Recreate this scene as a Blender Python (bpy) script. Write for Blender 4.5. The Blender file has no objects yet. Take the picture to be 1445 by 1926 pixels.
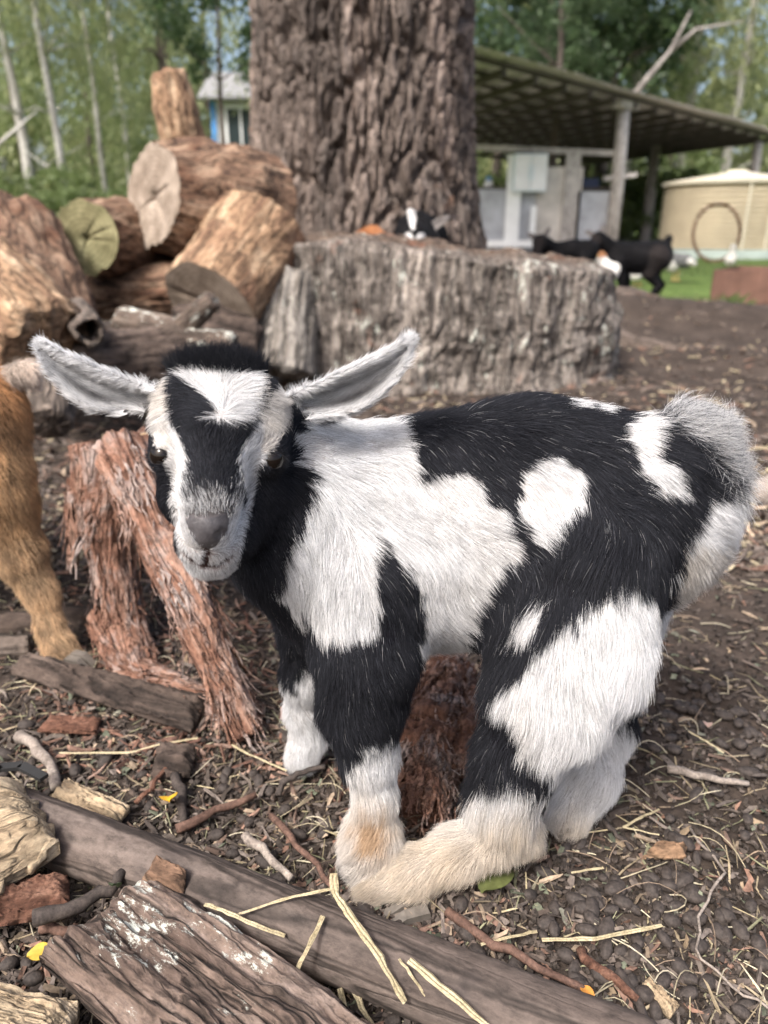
import bpy, math, random
import numpy as np
from mathutils import Vector, Matrix

random.seed(7)
RNG = np.random.default_rng(7)
SC = bpy.context.scene
COL = SC.collection

# ---------------------------------------------------------------- camera, sky, sun, exposure
CAM_H, PITCH, FPX = 0.42, math.radians(21.0), 1391.0      # FPX: focal length in photo pixels (1445 x 1926)
cam_data = bpy.data.cameras.new("camera")
cam = bpy.data.objects.new("camera", cam_data)
COL.objects.link(cam)
cam.location = (0, 0, CAM_H)
cam.rotation_euler = (math.pi / 2 - PITCH, 0, 0)
cam_data.sensor_fit = 'VERTICAL'
cam_data.sensor_height = 36.0
cam_data.lens = 26.0
cam_data.clip_start = 0.02
cam_data.clip_end = 600
cam_data.dof.use_dof = True
cam_data.dof.focus_distance = 0.44
cam_data.dof.aperture_fstop = 7.0
SC.camera = cam

SUN_EL, SUN_AZ = math.radians(52), math.radians(-146)      # azimuth measured from +Y (view direction) towards +X
world = bpy.data.worlds.new("World")
SC.world = world
world.use_nodes = True
wn, wl = world.node_tree.nodes, world.node_tree.links
wn.clear()
sky = wn.new('ShaderNodeTexSky'); sky.sky_type = 'NISHITA'; sky.sun_disc = False
sky.sun_elevation = SUN_EL; sky.sun_rotation = SUN_AZ
sky.air_density = 1.0; sky.dust_density = 7.0; sky.ozone_density = 1.0
bg = wn.new('ShaderNodeBackground'); bg.inputs['Strength'].default_value = 0.12
wo = wn.new('ShaderNodeOutputWorld')
wl.new(sky.outputs[0], bg.inputs['Color']); wl.new(bg.outputs[0], wo.inputs['Surface'])
sun_data = bpy.data.lights.new("sun", 'SUN'); sun_data.energy = 2.0; sun_data.angle = math.radians(12)
sun_data.color = (1.0, 0.985, 0.965)
sun = bpy.data.objects.new("sun", sun_data); COL.objects.link(sun)
sd = Vector((math.sin(SUN_AZ) * math.cos(SUN_EL), math.cos(SUN_AZ) * math.cos(SUN_EL), math.sin(SUN_EL)))
sun.rotation_euler = sd.to_track_quat('Z', 'Y').to_euler()
SC.view_settings.view_transform = 'Standard'
SC.view_settings.look = 'None'
SC.view_settings.exposure = 1.45
SC.view_settings.gamma = 1.0
SC.view_settings.use_curve_mapping = False
SC.cycles.max_bounces = 8
SC.cycles.transparent_max_bounces = 16
SC.cycles.use_denoising = True

# ---------------------------------------------------------------- placing by the photograph's pixels
_f = np.array([0, math.cos(PITCH), -math.sin(PITCH)])
_u = np.array([0, math.sin(PITCH), math.cos(PITCH)])
_r = np.array([1.0, 0, 0])
_c = np.array([0, 0, CAM_H])

def ray(x, y):
    return _f + (x - 722.5) / FPX * _r + (963 - y) / FPX * _u

def at(x, y, Y):
    """point on the sight line of pixel x, y at distance Y (metres ahead)"""
    d = ray(x, y)
    return _c + d * (Y / d[1])

def rad(r, x, y, Y):
    return r * (Y / ray(x, y)[1]) / FPX

def atz(x, y, z=0.0):
    d = ray(x, y)
    return _c + d * ((z - CAM_H) / d[2])

def project(p):
    q = p - _c
    dep = q @ _f
    return np.stack([722.5 + FPX * (q @ _r) / dep, 963 - FPX * (q @ _u) / dep], -1)

# ---------------------------------------------------------------- noise
def _hash(ix, iy, iz, seed):
    with np.errstate(over='ignore'):
        h = (ix.astype(np.uint32) * np.uint32(374761393) + iy.astype(np.uint32) * np.uint32(668265263)
             + iz.astype(np.uint32) * np.uint32(2147483647) + np.uint32(seed) * np.uint32(1274126177))
        h = (h ^ (h >> np.uint32(13))) * np.uint32(1274126177)
        h = h ^ (h >> np.uint32(16))
        h = h * np.uint32(2246822519)
        h = h ^ (h >> np.uint32(15))
    return h.astype(np.float64) / 4294967295.0

def vnoise(p, seed=0):
    """smooth value noise in -1..1"""
    p = np.asarray(p, float)
    i = np.floor(p).astype(np.int64)
    f = p - i
    f = f * f * f * (f * (f * 6 - 15) + 10)
    out = 0
    for dx in (0, 1):
        wx = f[..., 0] if dx else 1 - f[..., 0]
        for dy in (0, 1):
            wy = f[..., 1] if dy else 1 - f[..., 1]
            for dz in (0, 1):
                wz = f[..., 2] if dz else 1 - f[..., 2]
                out = out + wx * wy * wz * _hash(i[..., 0] + dx, i[..., 1] + dy, i[..., 2] + dz, seed)
    return out * 2 - 1

def fbm(p, octv=4, seed=0, gain=0.5):
    a, s, out = 1.0, 1.0, 0
    p = np.asarray(p, float)
    for o in range(octv):
        out = out + a * vnoise(p * s + 17.3 * o, seed + o)
        a *= gain; s *= 2.03
    return out

def smooth(e0, e1, x):
    t = np.clip((x - e0) / (e1 - e0), 0, 1)
    return t * t * (3 - 2 * t)

def cellular(p, seed=0):
    """F1, F2 and cell hash"""
    p = np.asarray(p, float)
    i = np.floor(p).astype(np.int64)
    f1 = np.full(p.shape[:-1], 9.0); f2 = f1.copy(); idv = np.zeros(p.shape[:-1])
    for dx in (-1, 0, 1):
        for dy in (-1, 0, 1):
            for dz in (-1, 0, 1):
                c = [i[..., 0] + dx, i[..., 1] + dy, i[..., 2] + dz]
                q = np.stack([c[k] + _hash(*c, seed + k) for k in range(3)], -1)
                d = np.linalg.norm(p - q, axis=-1)
                n = d < f1
                f2 = np.where(n, f1, np.minimum(f2, d))
                idv = np.where(n, _hash(*c, seed + 7), idv)
                f1 = np.where(n, d, f1)
    return f1, f2, idv

# ---------------------------------------------------------------- meshes
def mesh_np(name, v, f, smooth_shade=True):
    """mesh from numpy arrays; f an (n,3) or (n,4) array"""
    me = bpy.data.meshes.new(name)
    v = np.asarray(v, np.float32); f = np.asarray(f, np.int32)
    k = f.shape[1]
    me.vertices.add(len(v)); me.vertices.foreach_set('co', v.ravel())
    me.loops.add(f.size); me.loops.foreach_set('vertex_index', f.ravel())
    me.polygons.add(len(f))
    me.polygons.foreach_set('loop_start', np.arange(0, f.size, k, dtype=np.int32))
    me.polygons.foreach_set('loop_total', np.full(len(f), k, np.int32))
    me.polygons.foreach_set('use_smooth', np.full(len(f), smooth_shade))
    me.update(calc_edges=True)
    return me

def set_col(me, name, rgb, domain='POINT'):
    a = me.attributes.new(name, 'FLOAT_COLOR', domain)
    c = np.ones((len(rgb), 4), np.float32); c[:, :3] = rgb
    a.data.foreach_set('color', c.ravel())

def link(name, me, mat=None, parent=None, **tags):
    o = bpy.data.objects.new(name, me)
    COL.objects.link(o)
    if mat is not None and me is not None and len(me.materials) == 0:
        me.materials.append(mat)
    if parent is not None:
        o.parent = parent
    for k, v in tags.items():
        o[k] = v
    return o

def empty(name, loc=(0, 0, 0), **tags):
    o = bpy.data.objects.new(name, None)
    COL.objects.link(o)
    o.location = loc
    for k, v in tags.items():
        o[k] = v
    return o

class MB:
    """collects simple solids into one mesh"""
    def __init__(self):
        self.v, self.f = [], []
    def add(self, v, f):
        b = len(self.v)
        self.v += [tuple(p) for p in v]
        self.f += [tuple(i + b for i in q) for q in f]
        return self
    def box(self, c, s, rot=None):
        pts = [Vector((sx * s[0] / 2, sy * s[1] / 2, sz * s[2] / 2)) for sx in (-1, 1) for sy in (-1, 1) for sz in (-1, 1)]
        if rot is not None:
            pts = [rot @ p for p in pts]
        c = Vector(c)
        return self.add([p + c for p in pts], [(0, 1, 3, 2), (4, 6, 7, 5), (0, 4, 5, 1), (2, 3, 7, 6), (0, 2, 6, 4), (1, 5, 7, 3)])
    def beam(self, a, b, w, h, up=(0, 0, 1)):
        a, b = Vector(a), Vector(b)
        d = (b - a).normalized()
        s = d.cross(Vector(up))
        if s.length < 1e-4:
            s = d.cross(Vector((1, 0, 0)))
        s.normalize(); t = s.cross(d)
        pts = [p + s * i * w / 2 + t * j * h / 2 for p in (a, b) for i in (-1, 1) for j in (-1, 1)]
        return self.add(pts, [(0, 1, 3, 2), (4, 6, 7, 5), (0, 4, 5, 1), (2, 3, 7, 6), (0, 2, 6, 4), (1, 5, 7, 3)])
    def tube(self, pts, rs, n=8, cap=True):
        pts = [Vector(p) for p in pts]
        if not hasattr(rs, '__len__'):
            rs = [rs] * len(pts)
        b0 = []
        ref = Vector((0.31, 0.17, 0.93))
        rings = []
        for i, p in enumerate(pts):
            d = (pts[min(i + 1, len(pts) - 1)] - pts[max(i - 1, 0)]).normalized()
            s = d.cross(ref)
            if s.length < 0.05:
                s = d.cross(Vector((1, 0, 0)))
            s.normalize(); t = s.cross(d)
            rings.append([p + (s * math.cos(2 * math.pi * k / n) + t * math.sin(2 * math.pi * k / n)) * rs[i] for k in range(n)])
        v = [q for r in rings for q in r]
        f = []
        for i in range(len(pts) - 1):
            for k in range(n):
                f.append((i * n + k, i * n + (k + 1) % n, (i + 1) * n + (k + 1) % n, (i + 1) * n + k))
        if cap:
            f.append(tuple(range(n - 1, -1, -1))); f.append(tuple((len(pts) - 1) * n + k for k in range(n)))
        return self.add(v, f)
    def build(self, name, mat, parent=None, smooth_shade=False, **tags):
        me = bpy.data.meshes.new(name)
        me.from_pydata(self.v, [], self.f)
        if smooth_shade:
            me.polygons.foreach_set('use_smooth', [True] * len(me.polygons))
        me.update()
        return link(name, me, mat, parent, **tags)

# ---------------------------------------------------------------- implicit surfaces
def smin(a, b, k):
    h = np.clip(0.5 + 0.5 * (b - a) / k, 0, 1)
    return b * (1 - h) + a * h - k * h * (1 - h)

def sd_cone(p, a, b, ra, rb):
    a = np.asarray(a); b = np.asarray(b)
    ab = b - a
    L = ab @ ab
    t = np.clip(((p - a) @ ab) / max(L, 1e-12), 0, 1)
    return np.linalg.norm(p - a - t[..., None] * ab, axis=-1) - (ra + (rb - ra) * t)

def surface_nets(fn, lo, hi, h, B=6, margin=1.7):
    lo = np.array(lo, float); hi = np.array(hi, float)
    nb = np.ceil((hi - lo) / (h * B)).astype(int)
    n = nb * B + 1
    g = np.stack(np.meshgrid(*[np.arange(k) for k in nb], indexing='ij'), -1).reshape(-1, 3)
    cen = lo + (g + 0.5) * h * B
    dc = fn(cen)
    keep = np.abs(dc) < h * B * 0.87 * margin
    D = np.repeat(np.repeat(np.repeat(np.sign(dc).reshape(nb), B, 0), B, 1), B, 2).astype(np.float32)
    D = np.pad(D, ((0, 1), (0, 1), (0, 1)), mode='edge')
    o = np.stack(np.meshgrid(*[np.arange(B + 1)] * 3, indexing='ij'), -1).reshape(-1, 3)
    gk = g[keep]
    for s in range(0, len(gk), 4000):
        idx = (gk[s:s + 4000, None, :] * B + o[None]).reshape(-1, 3)
        D[idx[:, 0], idx[:, 1], idx[:, 2]] = fn(lo + idx * h)
    ins = D < 0
    c = np.zeros(tuple(np.array(D.shape) - 1), np.int8)
    for dx in (0, 1):
        for dy in (0, 1):
            for dz in (0, 1):
                c += ins[dx:dx + c.shape[0], dy:dy + c.shape[1], dz:dz + c.shape[2]]
    act = np.argwhere((c > 0) & (c < 8))
    vid = np.full(c.shape, -1, np.int32)
    vid[act[:, 0], act[:, 1], act[:, 2]] = np.arange(len(act))
    acc = np.zeros((len(act), 3)); cnt = np.zeros(len(act))
    for ax in range(3):
        e = np.eye(3, dtype=int)[ax]
        for u in (0, 1):
            for w in (0, 1):
                off = np.zeros(3, int)
                off[(ax + 1) % 3] = u; off[(ax + 2) % 3] = w
                p0 = act + off; p1 = p0 + e
                d0 = D[p0[:, 0], p0[:, 1], p0[:, 2]]; d1 = D[p1[:, 0], p1[:, 1], p1[:, 2]]
                m = (d0 < 0) != (d1 < 0)
                t = np.where(m, d0 / np.where(m, d0 - d1, 1), 0)
                acc += np.where(m[:, None], p0 + t[:, None] * e, 0); cnt += m
    v = lo + acc / cnt[:, None] * h
    quads = []
    for ax in range(3):
        e = np.eye(3, dtype=int)[ax]
        s0 = [slice(None)] * 3; s1 = [slice(None)] * 3
        s0[ax] = slice(0, -1); s1[ax] = slice(1, None)
        a0 = ins[tuple(s0)]; a1 = ins[tuple(s1)]
        ed = np.argwhere(a0 != a1)
        b, d = (ax + 1) % 3, (ax + 2) % 3
        ok = (ed[:, b] > 0) & (ed[:, d] > 0) & (ed[:, b] < c.shape[b]) & (ed[:, d] < c.shape[d])
        ed = ed[ok]
        flip = a0[ed[:, 0], ed[:, 1], ed[:, 2]]
        eb = np.eye(3, dtype=int)[b]; edd = np.eye(3, dtype=int)[d]
        q = [ed - eb - edd, ed - edd, ed, ed - eb]
        q = np.stack([vid[k[:, 0], k[:, 1], k[:, 2]] for k in q], -1)
        q[~flip] = q[~flip][:, ::-1]
        quads.append(q)
    q = np.concatenate(quads)
    q = q[(q >= 0).all(1)]
    return v, q

def grad(fn, p, e=0.0008):
    g = np.stack([fn(p + np.eye(3)[k] * e) - fn(p - np.eye(3)[k] * e) for k in range(3)], -1)
    return g / np.maximum(np.linalg.norm(g, axis=-1, keepdims=True), 1e-9)

def in_poly(pt, poly):
    x, y = pt[:, 0], pt[:, 1]
    ins = np.zeros(len(pt), bool)
    n = len(poly)
    for i in range(n):
        x0, y0 = poly[i]; x1, y1 = poly[(i + 1) % n]
        if y0 == y1:
            continue
        m = (y0 > y) != (y1 > y)
        ins ^= m & (x < (x1 - x0) * (y - y0) / (y1 - y0) + x0)
    return ins

def sample_surface(v, q, n, nor, weight=None, rng=RNG):
    t = np.concatenate([q[:, [0, 1, 2]], q[:, [0, 2, 3]]])
    ar = np.linalg.norm(np.cross(v[t[:, 1]] - v[t[:, 0]], v[t[:, 2]] - v[t[:, 0]]), axis=1)
    if weight is not None:
        ar = ar * weight[t].mean(1)
    cs = np.cumsum(ar); k = np.searchsorted(cs, rng.random(n) * cs[-1])
    k = np.minimum(k, len(t) - 1)
    a, b = rng.random(n), rng.random(n)
    s = a + b > 1; a[s] = 1 - a[s]; b[s] = 1 - b[s]
    T = t[k]
    w = np.stack([1 - a - b, a, b], -1)[..., None]
    p = (v[T] * w).sum(1); nn = (nor[T] * w).sum(1)
    return p, nn / np.linalg.norm(nn, axis=1, keepdims=True)

def hair_object(name, P, radius, colr, mat, parent):
    """P (n,k,3) strand points"""
    n, k = P.shape[:2]
    hc = bpy.data.hair_curves.new(name)
    hc.add_curves([k] * n)
    hc.attributes['position'].data.foreach_set('vector', P.astype(np.float32).ravel())
    ra = hc.attributes.get('radius') or hc.attributes.new('radius', 'FLOAT', 'POINT')
    ra.data.foreach_set('value', radius.astype(np.float32).ravel())
    ca = hc.attributes.new('hair_color', 'FLOAT_COLOR', 'CURVE')
    c4 = np.ones((n, 4), np.float32); c4[:, :3] = colr
    ca.data.foreach_set('color', c4.ravel())
    hc.materials.append(mat)
    o = bpy.data.objects.new(name, hc)
    COL.objects.link(o)
    o.parent = parent
    return o

def strands(p, nrm, flow, length, lift, k=6, wav=0.12, clump=0.3, clump_size=0.005, droop=0.35, rng=RNG, seed=3):
    """grow k-point strands from roots p: they leave along the normal and bend into the flow"""
    n = len(p)
    tang = flow - (flow * nrm).sum(1, keepdims=True) * nrm
    tang /= np.maximum(np.linalg.norm(tang, axis=1, keepdims=True), 1e-6)
    # clumping: shared direction noise per small cell
    nz = np.stack([vnoise(p / clump_size, seed + j) for j in range(3)], -1)
    nb = np.stack([vnoise(p / (clump_size * 4), seed + 10 + j) for j in range(3)], -1)
    d0 = nrm * lift[:, None] + tang * (1 - lift[:, None]) + clump * 0.5 * nz + 0.18 * nb + wav * rng.normal(size=(n, 3))
    d0 /= np.linalg.norm(d0, axis=1, keepdims=True)
    d1 = tang + 0.25 * nb + 0.25 * clump * nz + 0.5 * wav * rng.normal(size=(n, 3)) + 0.05 * nrm
    d1[:, 2] -= droop * 0.4
    d1 /= np.linalg.norm(d1, axis=1, keepdims=True)
    P = np.zeros((n, k, 3)); P[:, 0] = p - nrm * np.minimum(0.001, 0.04 * length)[:, None]
    for j in range(1, k):
        t = (j - 0.5) / (k - 1)
        d = d0 * (1 - t) + d1 * t
        d /= np.linalg.norm(d, axis=1, keepdims=True)
        P[:, j] = P[:, j - 1] + d * (length / (k - 1))[:, None]
    return P

# ---------------------------------------------------------------- materials
def new_mat(name):
    m = bpy.data.materials.new(name)
    m.use_nodes = True
    nt = m.node_tree
    nt.nodes.clear()
    out = nt.nodes.new('ShaderNodeOutputMaterial')
    b = nt.nodes.new('ShaderNodeBsdfPrincipled')
    nt.links.new(b.outputs[0], out.inputs['Surface'])
    return m, nt, b

def ramp(nt, src, stops):
    r = nt.nodes.new('ShaderNodeValToRGB')
    el = r.color_ramp.elements
    while len(el) < len(stops):
        el.new(0.5)
    for e, (p, c) in zip(el, stops):
        e.position = p
        e.color = (c[0], c[1], c[2], 1)
    nt.links.new(src, r.inputs['Fac'])
    return r.outputs['Color']

def coords(nt, scale=(1, 1, 1), kind='Object', rot=(0, 0, 0)):
    tc = nt.nodes.new('ShaderNodeTexCoord'); mp = nt.nodes.new('ShaderNodeMapping')
    mp.inputs['Scale'].default_value = scale
    mp.inputs['Rotation'].default_value = rot
    nt.links.new(tc.outputs[kind], mp.inputs['Vector'])
    return mp.outputs['Vector']

def noise(nt, vec, scale, detail=6, rough=0.6, dist=0.0):
    n = nt.nodes.new('ShaderNodeTexNoise')
    n.inputs['Scale'].default_value = scale; n.inputs['Detail'].default_value = detail
    n.inputs['Roughness'].default_value = rough; n.inputs['Distortion'].default_value = dist
    nt.links.new(vec, n.inputs['Vector'])
    return n.outputs['Fac']

def mix(nt, fac, a, b, mode='MIX'):
    m = nt.nodes.new('ShaderNodeMix'); m.data_type = 'RGBA'; m.blend_type = mode
    for s, v in ((m.inputs['Factor'], fac), (m.inputs[6], a), (m.inputs[7], b)):
        if hasattr(v, 'links'):
            nt.links.new(v, s)
        elif isinstance(v, (int, float)):
            s.default_value = v
        else:
            s.default_value = (v[0], v[1], v[2], 1)
    return m.outputs[2]

def bump(nt, b, h, strength=0.5, dist=0.002):
    n = nt.nodes.new('ShaderNodeBump')
    n.inputs['Strength'].default_value = strength; n.inputs['Distance'].default_value = dist
    nt.links.new(h, n.inputs['Height']); nt.links.new(n.outputs['Normal'], b.inputs['Normal'])

def attr(nt, name):
    a = nt.nodes.new('ShaderNodeAttribute'); a.attribute_name = name
    return a.outputs['Color']

def wood_mat(name, stops, scale=20, stretch=(1, 1, 6), rough=0.85, bump_s=0.6, bump_d=0.003, lichen=None, lichen_scale=25, lichen_at=0.62, second=None, attrib=None, patch_scale=9, patch_at=(0.48, 0.6), crack=0.0, crack_scale=None):
    """stretched-grain wood or bark: ramp over streaky noise, optional second colour patches and lichen crust"""
    m, nt, b = new_mat(name)
    vec = coords(nt, stretch)
    n1 = noise(nt, vec, scale, 8, 0.65, 0.4)
    colr = ramp(nt, n1, stops)
    iso = coords(nt)
    n3 = noise(nt, coords(nt, tuple(0.5 + 0.5 * k for k in stretch)), scale * 5, 6, 0.75)
    colr = mix(nt, 0.85, colr, ramp(nt, n3, [(0.32, (0.28,) * 3), (0.5, (0.85,) * 3), (0.7, (1.3,) * 3)]), 'MULTIPLY')
    if second:
        n2 = noise(nt, iso, patch_scale, 5, 0.6, 0.6)
        colr = mix(nt, ramp(nt, n2, [(patch_at[0], (0,) * 3), (patch_at[1], (1,) * 3)]), colr, second)
    if crack:
        nc = noise(nt, vec, crack_scale or scale * 0.9, 3, 0.55, 0.8)
        band = ramp(nt, nc, [(0.455, (1,) * 3), (0.497, (0.12,) * 3), (0.503, (0.12,) * 3), (0.545, (1,) * 3)])
        colr = mix(nt, crack, colr, band, 'MULTIPLY')
    if attrib:
        colr = mix(nt, 1.0, colr, attr(nt, attrib), 'MULTIPLY')
    if lichen:
        nl = noise(nt, coords(nt, (1, 1, 0.5)), lichen_scale, 10, 0.8)
        colr = mix(nt, ramp(nt, nl, [(lichen_at, (0,) * 3), (lichen_at + 0.03, (1,) * 3)]), colr, lichen)
    nt.links.new(colr, b.inputs['Base Color'])
    b.inputs['Roughness'].default_value = rough
    b.inputs['Specular IOR Level'].default_value = 0.25
    if bump_s:
        mm = nt.nodes.new('ShaderNodeMath'); mm.operation = 'ADD'
        nt.links.new(n1, mm.inputs[0]); nt.links.new(n3, mm.inputs[1])
        hgt = mm.outputs[0]
        if crack:
            ma = nt.nodes.new('ShaderNodeMath'); ma.operation = 'MULTIPLY_ADD'; ma.inputs[1].default_value = 0.9
            nt.links.new(band, ma.inputs[0]); nt.links.new(hgt, ma.inputs[2]); hgt = ma.outputs[0]
        bump(nt, b, hgt, bump_s, bump_d)
    return m

def plain_mat(name, c, rough=0.7, var=0.25, scale=30, spec=0.3, metal=0.0, bump_s=0.0, vscale=(1, 1, 1)):
    m, nt, b = new_mat(name)
    vec = coords(nt, vscale)
    n = noise(nt, vec, scale, 6, 0.65)
    lo = tuple(k * (1 - var) for k in c); hi = tuple(min(1, k * (1 + var)) for k in c)
    nt.links.new(ramp(nt, n, [(0.3, lo), (0.7, hi)]), b.inputs['Base Color'])
    b.inputs['Roughness'].default_value = rough
    b.inputs['Specular IOR Level'].default_value = spec
    b.inputs['Metallic'].default_value = metal
    if bump_s:
        bump(nt, b, n, bump_s, 0.003)
    return m

def hair_mat(name, rough=0.45):
    m = bpy.data.materials.new(name); m.use_nodes = True
    nt = m.node_tree; nt.nodes.clear()
    out = nt.nodes.new('ShaderNodeOutputMaterial')
    a = attr(nt, 'hair_color')
    df = nt.nodes.new('ShaderNodeBsdfDiffuse'); nt.links.new(a, df.inputs['Color'])
    tr = nt.nodes.new('ShaderNodeBsdfTranslucent'); nt.links.new(a, tr.inputs['Color'])
    mx = nt.nodes.new('ShaderNodeMixShader'); mx.inputs[0].default_value = 0.3
    nt.links.new(df.outputs[0], mx.inputs[1]); nt.links.new(tr.outputs[0], mx.inputs[2])
    hr = nt.nodes.new('ShaderNodeBsdfHair'); hr.component = 'Reflection'
    hr.inputs['Color'].default_value = (0.62, 0.66, 0.75, 1)
    hr.inputs['RoughnessU'].default_value = rough; hr.inputs['RoughnessV'].default_value = 0.8
    m2 = nt.nodes.new('ShaderNodeMixShader'); m2.inputs[0].default_value = 0.035
    nt.links.new(mx.outputs[0], m2.inputs[1]); nt.links.new(hr.outputs[0], m2.inputs[2])
    nt.links.new(m2.outputs[0], out.inputs['Surface'])
    return m

def skin_mat(name):
    m, nt, b = new_mat(name)
    nt.links.new(attr(nt, 'skin_color'), b.inputs['Base Color'])
    b.inputs['Roughness'].default_value = 0.75
    b.inputs['Specular IOR Level'].default_value = 0.08
    n = noise(nt, coords(nt), 700, 3, 0.6)
    bump(nt, b, n, 0.35, 0.0006)
    return m

# ---------------------------------------------------------------- ground
def ground_h(x, y):
    p = np.stack([x, y, np.zeros_like(x)], -1)
    h = 0.004 * fbm(p * 14, 4, 11) + 0.0016 * fbm(p * 70, 3, 12)
    far = smooth(1.0, 3.0, y)
    h = h + far * 0.03 * fbm(p * 1.1, 3, 13)
    # two earth-covered ridges running out to the right of the stump
    for (x0, y0, x1, y1, r, a) in ((0.75, 2.55, 1.5, 2.15, 0.16, 0.055), (0.95, 3.75, 2.2, 2.9, 0.28, 0.10)):
        d = np.array([x1 - x0, y1 - y0]); L = d @ d
        t = np.clip(((x - x0) * d[0] + (y - y0) * d[1]) / L, 0, 1)
        dist = np.hypot(x - x0 - t * d[0], y - y0 - t * d[1])
        h = h + a * np.exp(-(dist / r) ** 2)
    return h * smooth(30, 8, y) - 0.002

def spaced(dense_lo, dense_hi, step, lo, hi, growth):
    a = list(np.arange(dense_lo, dense_hi, step))
    s = step
    while a[-1] < hi:
        s *= growth; a.append(a[-1] + s)
    s = step; b = []
    q = dense_lo
    while q > lo:
        s *= growth; q -= s; b.append(q)
    return np.array(b[::-1] + a)

gx = spaced(-0.75, 0.95, 0.0055, -160, 160, 1.045)
gy = spaced(0.2, 1.35, 0.0055, -12, 240, 1.03)
X, Yg = np.meshgrid(gx, gy, indexing='ij')
Zg = ground_h(X, Yg)
gvv = np.stack([X, Yg, Zg], -1).reshape(-1, 3)
ni, nj = len(gx), len(gy)
idx = np.arange(ni * nj).reshape(ni, nj)
gqq = np.stack([idx[:-1, :-1], idx[1:, :-1], idx[1:, 1:], idx[:-1, 1:]], -1).reshape(-1, 4)

def soil_material():
    m, nt, b = new_mat("soil")
    v = coords(nt)
    n1 = noise(nt, v, 9, 8, 0.7)
    n2 = noise(nt, v, 110, 6, 0.75)
    c = ramp(nt, n1, [(0.3, (0.030, 0.024, 0.020)), (0.55, (0.056, 0.044, 0.037)), (0.75, (0.09, 0.073, 0.062))])
    c = mix(nt, 0.75, c, ramp(nt, n2, [(0.28, (0.35, 0.33, 0.32)), (0.55, (0.95, 0.92, 0.9)), (0.75, (1.7, 1.6, 1.5))]), 'MULTIPLY')
    # grass and moss beyond the trodden yard
    g1 = noise(nt, v, 0.9, 5, 0.65)
    sep = nt.nodes.new('ShaderNodeSeparateXYZ')
    tc = nt.nodes.new('ShaderNodeTexCoord'); nt.links.new(tc.outputs['Object'], sep.inputs[0])
    mr = nt.nodes.new('ShaderNodeMapRange'); mr.inputs['From Min'].default_value = 4.3; mr.inputs['From Max'].default_value = 6.0
    nt.links.new(sep.outputs['Y'], mr.inputs['Value'])
    ad = nt.nodes.new('ShaderNodeMath'); ad.operation = 'ADD'; nt.links.new(mr.outputs[0], ad.inputs[0])
    sb = nt.nodes.new('ShaderNodeMath'); sb.operation = 'SUBTRACT'; sb.inputs[1].default_value = 0.5
    nt.links.new(g1, sb.inputs[0]); nt.links.new(sb.outputs[0], ad.inputs[1])
    f = ramp(nt, ad.outputs[0], [(0.35, (0,) * 3), (0.6, (1,) * 3)])
    gn_ = noise(nt, v, 14, 5, 0.7)
    gc = ramp(nt, gn_, [(0.3, (0.05, 0.085, 0.018)), (0.7, (0.13, 0.18, 0.05))])
    nt.links.new(mix(nt, f, c, gc), b.inputs['Base Color'])
    b.inputs['Roughness'].default_value = 0.95; b.inputs['Specular IOR Level'].default_value = 0.15
    bump(nt, b, n2, 0.9, 0.004)
    return m
M_SOIL = soil_material()
ground = link("ground", mesh_np("ground", gvv, gqq), M_SOIL, kind="structure")

# ---------------------------------------------------------------- wood
M_BARK = wood_mat("tree_bark", [(0.28, (0.060, 0.045, 0.038)), (0.5, (0.19, 0.148, 0.125)), (0.72, (0.34, 0.28, 0.245))], 30, (1, 1, 0.16), 0.9, 0.8, 0.004, second=(0.25, 0.125, 0.07), patch_scale=3.4, patch_at=(0.63, 0.74), attrib='shade', crack=0.60)
M_STUMP = wood_mat("stump_bark", [(0.3, (0.06, 0.050, 0.044)), (0.5, (0.21, 0.185, 0.165)), (0.72, (0.40, 0.37, 0.335))], 40, (1.3, 1.3, 0.14), 0.9, 0.8, 0.004, lichen=(0.42, 0.43, 0.38), lichen_scale=17, lichen_at=0.585, second=(0.27, 0.12, 0.07), patch_scale=6, patch_at=(0.62, 0.72), attrib='shade', crack=0.95)
M_STUMP2 = wood_mat("flare_bark", [(0.3, (0.07, 0.06, 0.05)), (0.5, (0.22, 0.195, 0.17)), (0.72, (0.40, 0.37, 0.33))], 40, (1.3, 1.3, 0.14), 0.9, 0.8, 0.004, lichen=(0.40, 0.41, 0.36), lichen_scale=20, lichen_at=0.6, crack=0.9)
M_ROOT = wood_mat("earthy_root", [(0.3, (0.045, 0.034, 0.028)), (0.5, (0.11, 0.085, 0.07)), (0.72, (0.19, 0.15, 0.125))], 24, (1.2, 1.2, 0.2), 0.95, 0.8, 0.004, crack=0.6)
M_LOGBROWN = wood_mat("log_brown", [(0.3, (0.050, 0.030, 0.022)), (0.5, (0.19, 0.115, 0.075)), (0.72, (0.42, 0.30, 0.21))], 26, (1.2, 1.2, 0.25), 0.9, 0.8, 0.004, second=(0.10, 0.05, 0.03), patch_scale=7, patch_at=(0.52, 0.66), crack=0.80)
M_LOGTAN = wood_mat("log_tan", [(0.3, (0.11, 0.060, 0.038)), (0.52, (0.30, 0.19, 0.115)), (0.72, (0.58, 0.44, 0.30))], 22, (1.4, 1.4, 0.3), 0.9, 0.8, 0.004, second=(0.14, 0.075, 0.048), patch_scale=6, patch_at=(0.5, 0.66), crack=0.70)
M_LOGGREY = wood_mat("log_grey", [(0.3, (0.055, 0.043, 0.037)), (0.5, (0.15, 0.12, 0.10)), (0.72, (0.27, 0.22, 0.18))], 14, (1.2, 1.2, 0.3), 0.9, 0.8, 0.004, lichen=(0.40, 0.42, 0.36), lichen_scale=30, lichen_at=0.64, crack=0.80)
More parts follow.
